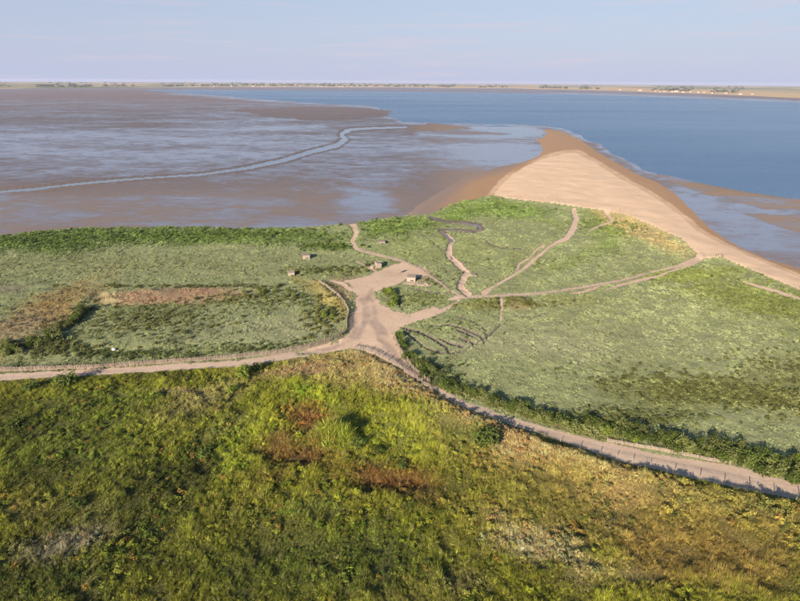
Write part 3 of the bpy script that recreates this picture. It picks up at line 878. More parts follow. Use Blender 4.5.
# ------------------------------------------------------------------ plants: prototypes
def ribbon_tuft(name, n, h, spread, width, mat, bend=0.5, seed=0, segs=3):
    rd = np.random.default_rng(seed)
    V, F, Lf = [], [], []
    for i in range(n):
        az = rd.uniform(0, 2 * math.pi); r0 = spread * 0.35 * math.sqrt(rd.random())
        hh = h * rd.uniform(.55, 1.1); be = bend * rd.uniform(.3, 1.2)
        bx, by = math.cos(az) * r0, math.sin(az) * r0
        az2 = az + rd.uniform(-.7, .7)
        wd = width * rd.uniform(.7, 1.3); fx_, fy_ = -math.sin(az2 + rd.uniform(-1, 1)), math.cos(az2)
        b0 = len(V); sh = rd.uniform(.7, 1.25)
        for s in range(segs + 1):
            t = s / segs
            cx = bx + math.cos(az2) * be * hh * t * t; cy = by + math.sin(az2) * be * hh * t * t
            cz = hh * (t - .25 * be * t * t) - 0.04
            w = wd * (1 - t * .85)
            V += [(cx - fx_ * w / 2, cy - fy_ * w / 2, cz), (cx + fx_ * w / 2, cy + fy_ * w / 2, cz)]
            Lf += [sh, sh]
            if s:
                k = b0 + 2 * s
                F.append((k - 2, k - 1, k + 1, k))
    me = mesh_np(name, V, F, mat, False, {'leaf': np.array(Lf)})
    return bpy.data.objects.new(name, me)


def leaf_dome(name, n, r, h, leaf, mat, seed=0, lumps=5, droop=0.0):
    """a low bush: leaf faces through the volume of a lumpy dome"""
    rd = np.random.default_rng(seed)
    V, F, Lf = [], [], []
    lc = [(rd.uniform(-.55, .55) * r, rd.uniform(-.55, .55) * r, rd.uniform(.25, .75) * h, rd.uniform(.4, .7)) for _ in range(lumps)]
    for i in range(n):
        cx, cy, cz, k = lc[rd.integers(lumps)]
        d = rd.normal(size=3); d /= np.linalg.norm(d)
        rr = rd.uniform(.55, 1.05)
        c = np.array((cx + d[0] * r * k * rr, cy + d[1] * r * k * rr, max(cz + d[2] * h * .55 * k * rr * 1.3, 0.02)))
        nrm = d * .8 + rd.normal(size=3) * .45 + np.array((0, 0, .35)); nrm /= np.linalg.norm(nrm)
        t1 = np.cross(nrm, rd.normal(size=3)); t1 /= np.linalg.norm(t1); t2 = np.cross(nrm, t1)
        s = leaf * rd.uniform(.6, 1.3)
        b0 = len(V)
        V += [tuple(c - t1 * s * .9), tuple(c - t2 * s * .45), tuple(c + t1 * s), tuple(c + t2 * s * .45 + nrm * s * .15)]
        F.append((b0, b0 + 1, b0 + 2, b0 + 3))
        sh = rd.uniform(.75, 1.25); Lf += [sh] * 4
    return bpy.data.objects.new(name, mesh_np(name, V, F, mat, False, {'leaf': np.array(Lf)}))


M_GRASS = mat_leaf('grass_blades', .2, .55, .75)
M_PURS = mat_leaf('marsh_leaves', .15, .4, .7)


def proto_coll(name, objs):
    c = bpy.data.collections.new(name)
    for o in objs:
        c.objects.link(o)
    return c


P_GRASS = proto_coll('grass_kinds', [ribbon_tuft('tuft_a', 26, .55, .55, .035, M_GRASS, .55, 1), ribbon_tuft('tuft_b', 20, .75, .5, .035, M_GRASS, .4, 2), ribbon_tuft('tuft_c', 30, .40, .7, .04, M_GRASS, .9, 3),
                                     leaf_dome('tuft_d', 46, .42, .4, .10, M_GRASS, 4), ribbon_tuft('tuft_e', 18, .95, .4, .03, M_GRASS, .35, 5)])
P_MARSH = proto_coll('marsh_kinds', [leaf_dome('cushion_a', 60, .55, .36, .12, M_PURS, 11, 6), leaf_dome('cushion_b', 44, .42, .30, .11, M_PURS, 12, 4), leaf_dome('cushion_c', 76, .7, .42, .13, M_PURS, 13, 8),
                                     ribbon_tuft('cushion_d', 22, .42, .6, .05, M_PURS, .8, 14)])


def scatter(name, pts, rot, scl, idx, tint, coll, label, cat):
    me = bpy.data.meshes.new(name)
    me.vertices.add(len(pts)); me.vertices.foreach_set('co', np.asarray(pts, np.float32).ravel())
    for n_, ty, key, arr in (('rot', 'FLOAT_VECTOR', 'vector', rot), ('scl', 'FLOAT_VECTOR', 'vector', scl), ('idx', 'INT', 'value', idx)):
        at_ = me.attributes.new(n_, ty, 'POINT')
        at_.data.foreach_set(key, np.asarray(arr, np.int32 if ty == 'INT' else np.float32).ravel())
    at_ = me.attributes.new('tint', 'FLOAT_COLOR', 'POINT')
    at_.data.foreach_set('color', np.concatenate([tint, np.ones((len(tint), 1))], 1).astype(np.float32).ravel())
    o = link(name, me)
    ng = bpy.data.node_groups.new(name + '_nodes', 'GeometryNodeTree')
    ng.interface.new_socket('Geometry', in_out='INPUT', socket_type='NodeSocketGeometry')
    ng.interface.new_socket('Geometry', in_out='OUTPUT', socket_type='NodeSocketGeometry')
    gi = ng.nodes.new('NodeGroupInput'); go = ng.nodes.new('NodeGroupOutput')
    ip = ng.nodes.new('GeometryNodeInstanceOnPoints'); ci = ng.nodes.new('GeometryNodeCollectionInfo')
    ci.inputs['Collection'].default_value = coll
    ci.inputs['Separate Children'].default_value = True
    ci.inputs['Reset Children'].default_value = True
    ip.inputs['Pick Instance'].default_value = True

    def att(n_, ty):
        k = ng.nodes.new('GeometryNodeInputNamedAttribute'); k.data_type = ty
        k.inputs['Name'].default_value = n_
        return k.outputs[0]
    e2r = ng.nodes.new('FunctionNodeEulerToRotation')
    ng.links.new(att('rot', 'FLOAT_VECTOR'), e2r.inputs[0])
    ng.links.new(e2r.outputs[0], ip.inputs['Rotation'])
    ng.links.new(att('scl', 'FLOAT_VECTOR'), ip.inputs['Scale'])
    ng.links.new(att('idx', 'INT'), ip.inputs['Instance Index'])
    ng.links.new(gi.outputs[0], ip.inputs['Points'])
    ng.links.new(ci.outputs[0], ip.inputs['Instance'])
    ng.links.new(ip.outputs[0], go.inputs[0])
    md = o.modifiers.new('scatter', 'NODES'); md.node_group = ng
    return tag(o, label, cat, kind='stuff')


def candidates(y0, y1, dens, tmax=1.1):
    """random ground points with a density that falls with distance"""
    X, Y = [], []
    edges = np.geomspace(y0, y1, 40)
    for a_, b_ in zip(edges[:-1], edges[1:]):
        w = tmax * ((a_ + b_) / 2 + C_OFF)
        n = int(2 * w * (b_ - a_) * dens((a_ + b_) / 2))
        y = rng.uniform(a_, b_, n)
        X.append(rng.uniform(-1, 1, n) * tmax * (y + C_OFF)); Y.append(y)
    return np.concatenate(X), np.concatenate(Y)


def cls_at(x, y):
    r = np.clip(np.rint(np.interp(y, ROW_Y, np.arange(nr))).astype(int), 0, nr - 1)
    c = np.clip(np.rint((x / (y + C_OFF) - COL_T[0]) / (COL_T[1] - COL_T[0])).astype(int), 0, nc - 1)
    return L['cls'][r, c]


# meadow grass (foreground)
x, y = candidates(36, 150, lambda d: 24.0 if d < 80 else 16.0, 1.06)
u_, v_ = proj(x, y, np.zeros_like(x))
md_ = sample(L['md'], x, y)
k = (cls_at(x, y) == 3) & (md_ > 0.25)
bare = fbm(x, y, 3.0, 201, 3)
k &= bare > -0.95
x, y, md_ = x[k], y[k], md_[k]
u_, v_ = u_[k], v_[k]
z = sample(L['H'], x, y)
n = len(x)
xj = x + rng.normal(0, 1.0, n); yj = np.clip(y + rng.normal(0, 1.3, n), 37, 140)
tn = np.where((cls_at(xj, yj) == 3)[:, None], sample(L['tint'], xj, yj), sample(L['tint'], x, y)) * 1.12
lean = fbm(x, y, 7.0, 205, 3)
clump = fbm(x, y, 1.6, 207, 2); big = fbm(x, y, 5.0, 209, 3)
sc = np.clip(0.92 + .9 * clump + .55 * big, .4, 2.2) * rng.uniform(.7, 1.3, n)
reed = sstep(1.15, .6, np.hypot((u_ - 335) / 24, (v_ - 441) / 9) + .3 * clump)
sc *= .76
sc *= 1 + 2.2 * reed
sc *= np.where(md_ < 1.2, .7, 1)
straw = sstep(.85, 1.25, tn[:, 0] / tn[:, 1]) * sstep(.24, .36, tn[:, 0])
sc *= 1 - .38 * straw
rot = np.stack([.22 * lean + rng.normal(0, .12, n), .30 + .25 * lean + rng.normal(0, .12, n), np.zeros(n)], -1)
rot[:, 2] = rng.uniform(0, 2 * math.pi, n)
speck = rng.random(n)
tn = tn * (1 + .35 * big + .35 * clump)[:, None] * rng.uniform(.5, 1.55, n)[:, None]
tn = np.where((speck < .10)[:, None], tn * .4 + np.array((.30, .26, .13)) * .6, tn)
tn = np.where((speck > .93)[:, None], tn * .55, tn)
lum = tn.mean(1)
kind = np.where((lum > .2) & (rng.random(n) < .6), 4, rng.choice(5, n, p=[.27, .22, .22, .17, .12]))
scatter('meadow_grass', np.stack([x, y, z], -1), rot, np.stack([sc, sc, sc * rng.uniform(.8, 1.3, n)], -1), kind, np.clip(tn, .015, .6), P_GRASS,
        'rough tussocky green and straw coloured grass covering the foreground meadow', 'grass')

# salt marsh cushions
x, y = candidates(60, 420, lambda d: 4.6 if d < 150 else (3.2 if d < 220 else 1.5), 1.0)
k = (cls_at(x, y) == 2) & (sd_poly(*proj(x, y, zref(y)), MOUNDS[2][0], 1.5, 20) < 0) & (sample(L['s_cl'], x, y) < -.6) & (sample(L['s_ck'], x, y) < -.5)
gap = fbm(x, y, 4.0, 221, 3)
k &= gap > -0.55
x, y, gap = x[k], y[k], gap[k]
n = len(x); z = sample(L['H'], x, y)
xj = x + rng.normal(0, .5, n); yj = y + rng.normal(0, .8, n)
tn = np.where((cls_at(xj, yj) == 2)[:, None], sample(L['tint'], xj, yj), sample(L['tint'], x, y))
lum = tn.mean(1)
sat = (tn[:, 1] - tn[:, 2]) / tn[:, 1]
tall = sstep(.27, .14, lum) * sstep(.2, .7, sat)
sc = np.clip(.85 + .8 * fbm(x, y, 2.5, 223, 2), .35, 1.6) * rng.uniform(.5, 1.2, n) * (1 + .55 * tall)
sc *= np.interp(y, [80, 200, 350], [.62, .85, 1.15])
rot = np.stack([rng.normal(0, .12, n), rng.normal(0, .12, n), rng.uniform(0, 6.28, n)], -1)
tn = tn * (1 + .34 * fbm(x, y, 6, 227, 3))[:, None] * rng.uniform(.82, 1.2, n)[:, None]
tn = np.where((rng.random(n) < .10)[:, None], tn * np.array((.5, .55, .5)), tn)
kind = rng.choice(4, n, p=[.34, .26, .2, .2])
scatter('marsh_plants', np.stack([x, y, z - .02], -1), rot, np.stack([sc, sc, sc * (.8 + .5 * tall)], -1), kind, np.clip(tn, .02, .6), P_MARSH,
        'low grey green salt marsh plants carpeting the ground behind the beach', 'marsh plants')

# low scrub standing out of the marsh
P_SCRUB = proto_coll('scrub_kinds', [leaf_dome('scrub_a', 130, .6, .8, .13, M_PURS, 21, 6), leaf_dome('scrub_b', 100, .5, .6, .12, M_PURS, 22, 5), leaf_dome('scrub_c', 150, .75, .7, .14, M_PURS, 23, 7)])
SCRUB = [(150, 322, 75, 18, 260, (.16, .175, .055), .75), (250, 300, 60, 9, 130, (.15, .165, .05), .75), (120, 354, 70, 4, 130, (.10, .13, .04), .7), (270, 347, 70, 5, 120, (.11, .14, .045), .6), (320, 318, 20, 18, 120, (.17, .18, .05), .75), (60, 350, 50, 6, 90, (.13, .14, .04), .8),  # dark strips just beyond the left fence stand in for its shadow
         (715, 393, 105, 14, 420, (.135, .145, .045), .75), (640, 418, 70, 8, 130, (.14, .165, .055), .75), (780, 372, 60, 20, 160, (.15, .16, .055), .65), (760, 298, 100, 17, 330, (.18, .215, .06), .75), (690, 274, 40, 6, 80, (.19, .23, .06), .7),
         (200, 287, 110, 2, 110, (.12, .135, .045), .7), (510, 305, 45, 4, 100, (.16, .17, .05), .7), (436, 280, 20, 10, 60, (.12, .14, .05), .6), (340, 270, 50, 3, 60, (.12, .135, .045), .7), (425, 300, 30, 8, 50, (.15, .17, .05), .55), (450, 330, 40, 12, 60, (.15, .17, .06), .5),
         (50, 240, 90, 6, 150, (.085, .135, .03), .9), (200, 233, 150, 5, 220, (.10, .155, .035), .85), (330, 246, 28, 3, 40, (.085, .135, .03), .9), (395, 225, 40, 6, 80, (.11, .17, .04), .8), (500, 207, 55, 7, 110, (.14, .22, .05), .8), (610, 226, 40, 8, 80, (.17, .22, .05), .8), (560, 262, 50, 8, 60, (.15, .2, .05), .6),
         (560, 420, 120, 6, 120, (.17, .175, .055), .55), (440, 378, 22, 12, 60, (.09, .12, .04), .8), (30, 322, 50, 16, 70, (.22, .18, .07), .6), (575, 330, 160, 30, 160, (.24, .24, .11), .45), (120, 262, 130, 9, 120, (.2, .22, .08), .5)]
XS, YS, TS, SS = [], [], [], []
for (cu, cv, ru, rv, cnt, colr, size) in SCRUB:
    cnt = int(cnt * 1.5); size *= 1.15; colr = tuple(q * .85 for q in colr)
    uu = cu + rng.normal(0, .55, cnt) * ru; vv = cv + rng.normal(0, .55, cnt) * rv
    if cu > 550 and cv > 270 and rv > 10: vv = vv + (uu - cu) * .12
    xx, yy = unproj(uu, vv, -.3)
    XS.append(xx); YS.append(yy); TS.append(np.array(colr)[None] * rng.uniform(.7, 1.3, (cnt, 1))); SS.append(size * rng.uniform(.6, 1.35, cnt) * np.interp(yy, [100, 250], [.9, 1.25]))
x, y, tn, sc = np.concatenate(XS), np.concatenate(YS), np.concatenate(TS), np.concatenate(SS)
k = (cls_at(x, y) == 2) & (sd_poly(*proj(x, y, zref(y)), MOUNDS[0][0], 1.5, 20) < 0) & (sample(L['s_cl'], x, y) < -1.2) & (sample(L['s_ck'], x, y) < -1) & (sample(L['s_tr'], x, y) < -3)
x, y, tn, sc = x[k], y[k], tn[k], sc[k]; n = len(x)
scatter('marsh_scrub', np.stack([x, y, sample(L['H'], x, y) - .03], -1), np.stack([rng.normal(0, .1, n), rng.normal(0, .1, n), rng.uniform(0, 6.28, n)], -1), np.stack([sc, sc, sc * rng.uniform(.7, 1.2, n)], -1), rng.choice(3, n), np.clip(tn, .02, .6), P_SCRUB,
        'darker olive scrub in clumps on the pale marsh, with a strip standing in for fence shadow', 'scrub')

# low heath herbs and bramble mounds in the meadow
x, y = candidates(37, 135, lambda d: 1.1, 1.06)
pn = fbm(x, y, 7.0, 401, 3); pn2 = fbm(x, y, 2.0, 403, 2)
k = (cls_at(x, y) == 3) & (sample(L['md'], x, y) > 2.0) & (pn + .6 * pn2 > -.05)
x, y, pn = x[k], y[k], pn[k]; n = len(x)
tn = sample(L['tint'], x, y)
pick = rng.random(n)[:, None]
tn = np.where(pick < .35, tn * np.array((.5, .62, .6)), np.where(pick < .6, tn * np.array((1.25, 1.3, 1.0)), np.where(pick < .72, tn * .5 + np.array((.14, .07, .02)), tn)))
tn = tn * rng.uniform(.75, 1.3, n)[:, None]
tn = tn * np.minimum(1, .24 / tn.mean(1))[:, None]
sc = rng.uniform(.3, .85, n) * (1 + .5 * np.clip(pn, 0, 1))
scatter('meadow_herbs', np.stack([x, y, sample(L['H'], x, y) + .05], -1), np.stack([rng.normal(0, .15, n), rng.normal(0, .15, n), rng.uniform(0, 6.28, n)], -1), np.stack([sc * rng.uniform(.9, 1.6, n), sc, sc * rng.uniform(.7, 1.3, n)], -1), rng.choice(3, n), np.clip(tn, .015, .6), P_SCRUB,
        'low leafy herbs and bramble mounds mixed into the foreground grass', 'herbs')

# verge and dune tufts straggling onto sand
x, y = candidates(70, 460, lambda d: 1.2 if d < 200 else .5, 1.0)
c_ = cls_at(x, y)
scl_ = sample(L['s_cl'], x, y); sl = sample(L['s_land'], x, y); st = sample(L['s_tr'], x, y)
pn = fbm(x, y, 5, 231, 3)
k = ((c_ == 5) & (scl_ < 1.6) & (pn > .12)) | ((c_ == 1) & (sl > -9) & (pn > .2)) | ((c_ == 4) & (st < 1.1) & (pn > .1))
x, y = x[k], y[k]; n = len(x)
tn = sample(L['tint'], x, y) * rng.uniform(.8, 1.2, n)[:, None]
sc = rng.uniform(.4, .9, n)
scatter('verge_grass', np.stack([x, y, sample(L['H'], x, y)], -1), np.stack([rng.normal(0, .1, n), rng.normal(0, .1, n), rng.uniform(0, 6.28, n)], -1), np.stack([sc] * 3, -1), rng.choice(5, n), np.clip(tn, .02, .6), P_GRASS,
        'sparse tufts of grass straggling onto the sandy path edges', 'grass')

# ------------------------------------------------------------------ bushes: each its own thing
def mat_bush(name, colr):
    m, nt, b, o = new_mat(name)
    g = nd(nt, 'ShaderNodeAttribute', attribute_name='leaf')
    oi = nd(nt, 'ShaderNodeObjectInfo')
    f = math_n(nt, 'MULTIPLY', g.outputs['Fac'], math_n(nt, 'ADD', math_n(nt, 'MULTIPLY', oi.outputs['Random'], .7), .65))
    c = mixc(nt, 1.0, colr, f, 'MULTIPLY')
    nt.links.new(c, b.inputs['Base Color'])
    b.inputs['Roughness'].default_value = .7
    b.inputs['Specular IOR Level'].default_value = .1
    t = nd(nt, 'ShaderNodeBsdfTranslucent'); nt.links.new(c, t.inputs[0])
    mx_ = nd(nt, 'ShaderNodeMixShader'); mx_.inputs[0].default_value = .2
    nt.links.new(b.outputs[0], mx_.inputs[1]); nt.links.new(t.outputs[0], mx_.inputs[2]); nt.links.new(mx_.outputs[0], o.inputs['Surface'])
    return m


M_BUSH = [mat_bush('bush_leaves_olive', (.125, .145, .045)), mat_bush('bush_leaves_dark', (.075, .105, .022)), mat_bush('bush_leaves_green', (.14, .19, .03))]
M_STEM = mat_plain('bush_wood', (.16, .11, .07), .9, 4)
crowns = []
for i in range(9):
    o_ = leaf_dome('crown_shape', 520, .95, 1.3, .13, M_BUSH[i % 3], 300 + i, 7 + i % 3)
    crowns.append(o_.data); bpy.data.objects.remove(o_)
sm = MB()
for i in range(6):
    an = i * 1.05
    sm.box((math.cos(an) * .12, math.sin(an) * .12, .33), (.05, .05, .7), an, .5, (.35, .1))
STEM = sm.mesh('stems', M_STEM)


def bush(p, s, zs, kind, label, group=None):
    e_ = empty('shrub', p, random.uniform(0, 6.28))
    e_.scale = (s, s, s * zs)
    link('crown', crowns[kind], e_); link('stem', STEM, e_)
    return tag(e_, label, 'shrub', group)


def hedge(line, n, width_px, s0, s1, kinds, label, group, dens_noise=0.0):
    P = np.array(line, float)
    seg = np.hypot(*np.diff(P, axis=0).T); cum = np.concatenate([[0], np.cumsum(seg)])
    for i in range(n):
        t = random.uniform(0, cum[-1])
        u = np.interp(t, cum, P[:, 0]); v = np.interp(t, cum, P[:, 1])
        w = width_px if not isinstance(width_px, tuple) else np.interp(t / cum[-1], [0, 1], width_px)
        p = at(u + random.gauss(0, 1.5), v + random.uniform(-w, w))
        p.z -= .05
        lab, grp = label(u) if callable(label) else (label, group)
        bush(p, random.uniform(s0, s1), random.uniform(.75, 1.15), random.choice(kinds), lab, grp)


hedge([(398, 338), (408, 356), (425, 372), (440, 383), (480, 398), (520, 410), (560, 423)], 78, (6, 4), .85, 1.5, (0, 1, 1, 4, 7, 3), lambda u: ('dark green bush right behind the sunlit brown fence of the junction', 'bushes behind the sunlit brown fence') if u < 433 else (('dark bush in the hedge just beyond the end of the brown fence', 'hedge bushes beyond the brown fence') if u < 490 else ('dark bush in the hedge opposite the lone round bush of the meadow', 'hedge bushes opposite the lone bush')), None)
hedge([(560, 423), (600, 430), (640, 436), (680, 447), (730, 455), (800, 474), (840, 485)], 112, (5, 11), .95, 1.75, (0, 1, 4, 3, 7, 6, 8), lambda u: ('dark green bush in the hedge left of the low pale fence', 'hedge bushes left of the low fence') if u < 607 else (('dark green bush in the thicket right behind the low pale fence', 'bushes behind the low fence') if u < 731 else ('dark green bush in the thicket right of the end of the low pale fence', 'bushes right of the low fence')), None)
hedge([(0, 352), (20, 350), (45, 342), (70, 325), (92, 306)], 60, 4.5, .9, 1.6, (0, 1, 4, 7, 3), 'dark bush in the slanting hedge beside the brown bank at left', 'bushes of the slanting hedge at left')
hedge([(240, 290), (275, 292), (310, 300), (330, 312), (338, 325)], 34, 8, .6, 1.1, (0, 3, 6, 2), 'olive bush in the rough patch left of the sandy clearing', 'bushes left of the sandy clearing')
hedge([(300, 273), (340, 270), (372, 266)], 22, 3, .5, .9, (0, 1, 4, 3), 'small bush in the row leading to the rubble block', 'bushes in the row left of the rubble')
hedge([(386, 294), (393, 293), (396, 301), (392, 306)], 18, 3, .9, 1.5, (1, 4, 7, 2), 'bush in the dark clump beside the sandy clearing', 'bushes of the dark clump by the clearing')
for (u, v, s, zs, kd, lab) in ((484, 442, 2.5, .75, 1, 'lone round green bush in the straw grass below the track'), (66, 384, 2.3, .8, 1, 'broad dark bush at the edge of the left track'), (30, 389, 1.5, .8, 4, 'dark bush just left of the broad bush by the left track'),
                              (245, 377, 2.0, .85, 2, 'dense green bush under the middle of the left track'), (258, 369, 1.3, .9, 1, 'small dark bush touching the left track edge'), (205, 456, 1.6, .8, 1, 'dark bush in the hollow of the foreground meadow'),
                              (80, 507, 1.3, .7, 7, 'low dark bush in the lower left meadow'), (14, 428, 1.7, .7, 4, 'dark bush at the left edge of the meadow'), (378, 453, 1.1, .8, 1, 'small dark bush right of the tall reeds'), (402, 466, 1.2, .7, 4, 'bluish dark bush above the rust coloured plants'),
                              (358, 446, 1.5, .8, 1, 'added dark bush filling in the shadow right of the tall reeds'), (347, 435, 1.2, .8, 4, 'added dark bush filling in the shadow behind the tall reeds'), (155, 400, 1.3, .8, 2, 'green bush left of the bare grey patch'), (232, 392, 1.1, .9, 8, 'pale green bush right of the bare grey patch')):  # two dark bushes against the reeds are added to fill in their shadow
    bush(at(u, v), s * 1.2, zs, kd, lab)

# ------------------------------------------------------------------ fences
M_CHEST = mat_plain('weathered_chestnut', (.27, .22, .175), .9, 6, .4)
M_POST = mat_plain('fence_post_wood', (.25, .205, .16), .9, 5, .4)
M_WIRE = mat_plain('galvanised_wire', (.35, .35, .35), .5, 4, .1)


def world_line(line, step):
    P = [at(u, v) for u, v in line]
    out = [P[0]]
    for a_, b_ in zip(P[:-1], P[1:]):
        n_ = max(1, int((b_ - a_).length / step))
        for i in range(1, n_ + 1):
            q = a_.lerp(b_, i / n_); q.z = height(q.x, q.y); out.append(q)
    return out


def paling(line, h, label, spacing=.09, post_every=2.2, lean=0.05):
    pts = world_line(line, spacing)
    o = pts[len(pts) // 2].copy()
    e_ = empty('paling_fence', o)
    pk = MB(); wires = MB()
    for i in range(len(pts) - 1):
        a_ = pts[i] - o; d = pts[i + 1] - pts[i]; an = math.atan2(d.y, d.x)
        hh = h * random.uniform(.88, 1.06)
        if random.random() < .04: continue
        pk.box((a_.x, a_.y, a_.z + hh / 2 - .03), (random.uniform(.05, .08), .025, hh), an, .8, (random.gauss(0, lean), random.gauss(0, lean)))
    cu = 0; last = None
    post = MB().box((0, 0, (h + .2) / 2), (.11, .11, h + .4), 0, .85).mesh('post', M_POST)
    for i in range(0, len(pts), max(1, int(post_every / spacing))):
        q = pts[i] - o
        po = link('post', post, e_, q); po.rotation_euler = (random.gauss(0, .04), random.gauss(0, .04), random.random())
        if last is not None:
            d = q - last; an = math.atan2(d.y, d.x); c = (q + last) / 2
            for f in (.3, .75):
                n_ = len(wires.v)
                wires.box((c.x, c.y + .02, c.z + h * f), (d.to_2d().length, .02, .025), an)
                # follow the slope
                for j in range(n_, n_ + 8):
                    vx, vy, vz = wires.v[j]
                    t = ((vx - c.x) * d.x + (vy - c.y) * d.y) / max(d.to_2d().length_squared, 1e-6)
                    wires.v[j] = (vx, vy, vz + t * d.z)
        last = q
    tag(link('pickets', pk.mesh('pickets', M_CHEST), e_), kind='stuff')
    link('wire', wires.mesh('wire', M_WIRE), e_)
    return tag(e_, label, 'fence')


paling([(-40, 373.5), (0, 371.5), (60, 370), (100, 368.5), (160, 364), (200, 361.5), (240, 358), (280, 353.5), (310, 348), (330, 342), (342, 336.5), (347, 330), (346.5, 322), (349, 313), (345, 305)], 1.25, 'long weathered paling fence along the far side of the left track')
paling([(345, 304), (338, 296), (328, 288), (318, 282)], 1.0, 'short paling fence climbing left of the clearing beside the yellow bank')
paling([(352, 348.5), (370, 352), (385, 359.5), (396, 365.5), (410, 376), (432, 391)], 1.15, 'grey paling fence on the near side of the junction bend')
paling([(394, 334), (396, 342), (400, 351), (407, 361), (414, 371), (422, 378), (430, 384)], 1.2, 'sunlit brown paling fence on the right side of the junction')
paling([(607, 441.5), (640, 447.5), (680, 455), (705, 460), (731, 464.5)], .75, 'low pale fence along the far edge of the right track', .09, 2.5)
paling([(357, 250.5), (372, 255.5), (390, 259.5), (405, 263.5), (420, 270.5), (436, 281.5), (450, 292)], .9, 'thin fence following the narrow path up to the shore', .16, 3.5)
paling([(470, 297.8), (500, 297), (540, 295), (580, 289.5), (620, 282.5), (650, 274)], .8, 'thin fence beside the pale straight path towards the beach', .18, 4)

# wire fence with posts on the near side of the right track
line = [(440, 399), (470, 413.5), (515, 430), (560, 443), (600, 455), (650, 466.5), (700, 477.5), (750, 487), (800, 497), (840, 506)]
fp = world_line(line, 2.55)
o = fp[0].copy()
we = empty('wire_fence', o)
pm = MB().box((0, 0, .4), (.10, .10, 1.2), 0, .8).mesh('post', M_POST)
wb = MB()
for i, p in enumerate(fp):
    q = p - o
    po = link('post', pm, we, q); po.rotation_euler = (random.gauss(0, .05), random.gauss(0, .05), random.random())
    po.scale.z = random.uniform(.9, 1.12)
    if i:
        d = q - prev; c = (q + prev) / 2; an = math.atan2(d.y, d.x)
        for hz in (.5, .95):
            n_ = len(wb.v)
            wb.box((c.x, c.y, c.z + hz), (d.to_2d().length, .012, .012), an)
            for j in range(n_, n_ + 8):
                vx, vy, vz = wb.v[j]
                t = ((vx - c.x) * d.x + (vy - c.y) * d.y) / max(d.to_2d().length_squared, 1e-6)
                wb.v[j] = (vx, vy, vz + t * d.z)
    prev = q
link('wire', wb.mesh('wire', M_WIRE), we)
tag(we, 'post and wire fence along the near side of the right track', 'fence')

# ------------------------------------------------------------------ bunkers and rubble
M_CONC = mat_plain('pale_concrete', (.39, .325, .27), .9, 1.6, .6, .5, .05)
M_CONC2 = mat_plain('sandy_concrete', (.28, .235, .19), .9, 1.0, .4, .5, .05)
M_DARK = mat_plain('opening_shade', (.03, .028, .025), .9, 1, .2)  # near-black blocks paint the shade inside embrasure and door


def bunker(u, v, w, d, h, rz, label, sunk=.45, roof_over=.25):
    p = at(u, v)
    w *= .86; d *= .86; h *= .86
    e_ = empty('bunker', p, rz)
    link('wall', MB().box((0, 0, h / 2 - sunk), (w, d, h), 0, .96).mesh('wall', M_CONC, .08), e_)
    link('roof_slab', MB().box((0, 0, h - sunk + .18), (w + roof_over, d + roof_over, .42), 0, .97).mesh('roof_slab', M_CONC2, .1), e_)
    link('embrasure', MB().box((w * .1, -d / 2 + .02, h * .55 - sunk), (w * .35, .2, .35)).mesh('embrasure', M_DARK, .02), e_)
    link('door_opening', MB().box((w / 2 - .03, d * .1, h * .42 - sunk), (.12, .9, h * .7)).mesh('door_opening', M_DARK, .02), e_)
    return tag(e_, label, 'bunker')


bunker(306.5, 258, 3.04, 3.13, 1.80, 0.15, 'small square concrete bunker farthest left in the upper marsh')
bunker(291.5, 275, 2.39, 2.76, 1.42, 0.20, 'low concrete bunker nearest the yellow bank, half hidden by bushes')
bunker(411.5, 280, 3.31, 4.14, 1.80, -0.10, 'pale concrete bunker at the right end of the sandy clearing')
bunker(381.5, 243, 3.2, 3.2, 1.0, .1, 'low broken concrete bunker alone in the marsh near the shore', .35)


def rubble(u, v, blocks, label):
    p = at(u, v)
    e_ = empty('concrete_rubble', p)
    for (x, y, z, sx, sy, sz, rz, tx, ty) in blocks:
        o_ = link('block', MB().box((0, 0, 0), (sx, sy, sz), 0, .9).mesh('block', M_CONC2, .12), e_, (x, y, z))
        o_.rotation_euler = (tx, ty, rz)
    return tag(e_, label, 'rubble')


rubble(378, 267, [(0, 0, .7, 2.2, 2.4, 2.0, .3, .1, .2), (-1.6, -1.0, .4, 1.6, 1.5, 1.1, .8, .2, -.1), (.4, 1.8, .9, 1.4, 1.2, 1.6, .1, -.2, .1)], 'tumbled pale concrete blocks at the upper edge of the clearing')
rubble(421, 285, [(0, 0, .2, 2.6, 1.8, .7, .2, .1, .1), (1.9, .5, .2, 1.4, 1.6, .6, .9, .15, .1), (-1.8, -.4, .1, 1.2, 1.0, .5, .4, 0, .1)], 'pinkish broken slabs in front of the pale bunker')
rubble(473, 276, [(0, 0, .3, 2.2, 2.0, .9, .4, .15, .1), (-1.3, .6, .1, 1.0, 1.2, .5, .1, 0, .1)], 'small concrete lump on the bank of the winding creek')

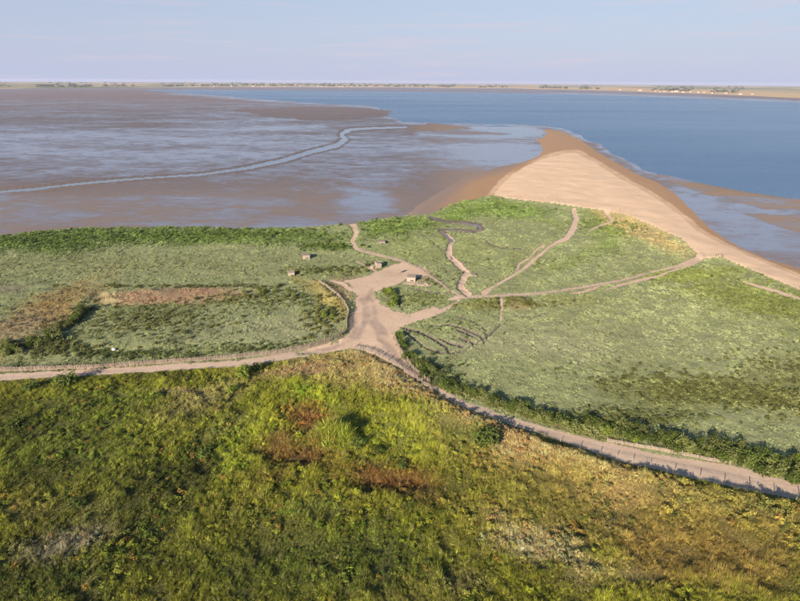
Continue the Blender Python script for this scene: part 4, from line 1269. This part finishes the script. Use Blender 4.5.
M_STONE = mat_plain('white_stone', (.72, .70, .66), .8, 3, .2)
import bmesh
bm = bmesh.new(); bmesh.ops.create_icosphere(bm, subdivisions=2, radius=.45)
for vtx in bm.verts:
    vtx.co *= 1 + .25 * math.sin(vtx.co.x * 7 + vtx.co.y * 5) * math.cos(vtx.co.z * 6)
    vtx.co.z *= .7
sme = bpy.data.meshes.new('boulder'); bm.to_mesh(sme); bm.free(); sme.materials.append(M_STONE)
tag(link('boulder', sme, None, at(114, 350.5) + Vector((0, 0, .35))), 'small white boulder in the scrub above the left fence', 'boulder')

# sign panel in the clearing
p = at(398, 274.5)
s_ = empty('sign_panel', p, .2)
for sx in (-.55, .55):
    link('leg', MB().box((sx, 0, .9), (.1, .1, 2.0)).mesh('leg', M_POST), s_)
link('panel', MB().box((0, 0.02, 1.5), (1.3, .06, 1.0)).mesh('panel', M_CHEST, .01), s_)
tag(s_, 'upright wooden panel on legs casting a long shadow in the clearing', 'sign')
M_DPOST = mat_plain('dark_post_wood', (.12, .10, .08), .9, 5, .3)
dp = MB().box((0, 0, .6), (.2, .2, 1.1), 0, .85).mesh('stake', M_DPOST)
for i, (u, v) in enumerate(((715.5, 258), (718, 257), (721, 257.5), (723, 258.3))):
    o_ = link('stake', dp, None, at(u, v)); o_.rotation_euler = (.05 * i, .08 - .05 * i, i)
    tag(o_, 'dark wooden stake in the row at the beach end of the right marsh', 'stake', 'dark stakes at the end of the beach path')
for i, (u, v) in enumerate(((679, 240.5), (681, 241.5))):
    o_ = link('stake', dp, None, at(u, v)); o_.rotation_euler = (.06, -.05 * i, i)
    tag(o_, 'dark wooden stake by the yellow dune grass at the beach edge', 'stake', 'dark stakes by the yellow dune grass')

# ------------------------------------------------------------------ haze: the sea air
m = bpy.data.materials.new('sea_haze')
m.use_nodes = True
nt = m.node_tree
nt.nodes.remove(nt.nodes['Principled BSDF'])
pv = nt.nodes.new('ShaderNodeVolumePrincipled')
pv.inputs['Color'].default_value = (.57, .65, .88, 1)
pv.inputs['Density'].default_value = 4.8e-5
pv.inputs['Anisotropy'].default_value = 0.0
nt.links.new(pv.outputs[0], nt.nodes['Material Output'].inputs['Volume'])
hz = MB().box((0, 14000, -40), (76000, 44000, 220)).mesh('haze', m)
ho = link('haze', hz)
tag(ho, 'pale lavender sea haze filling the air over the bay', 'haze', kind='stuff')
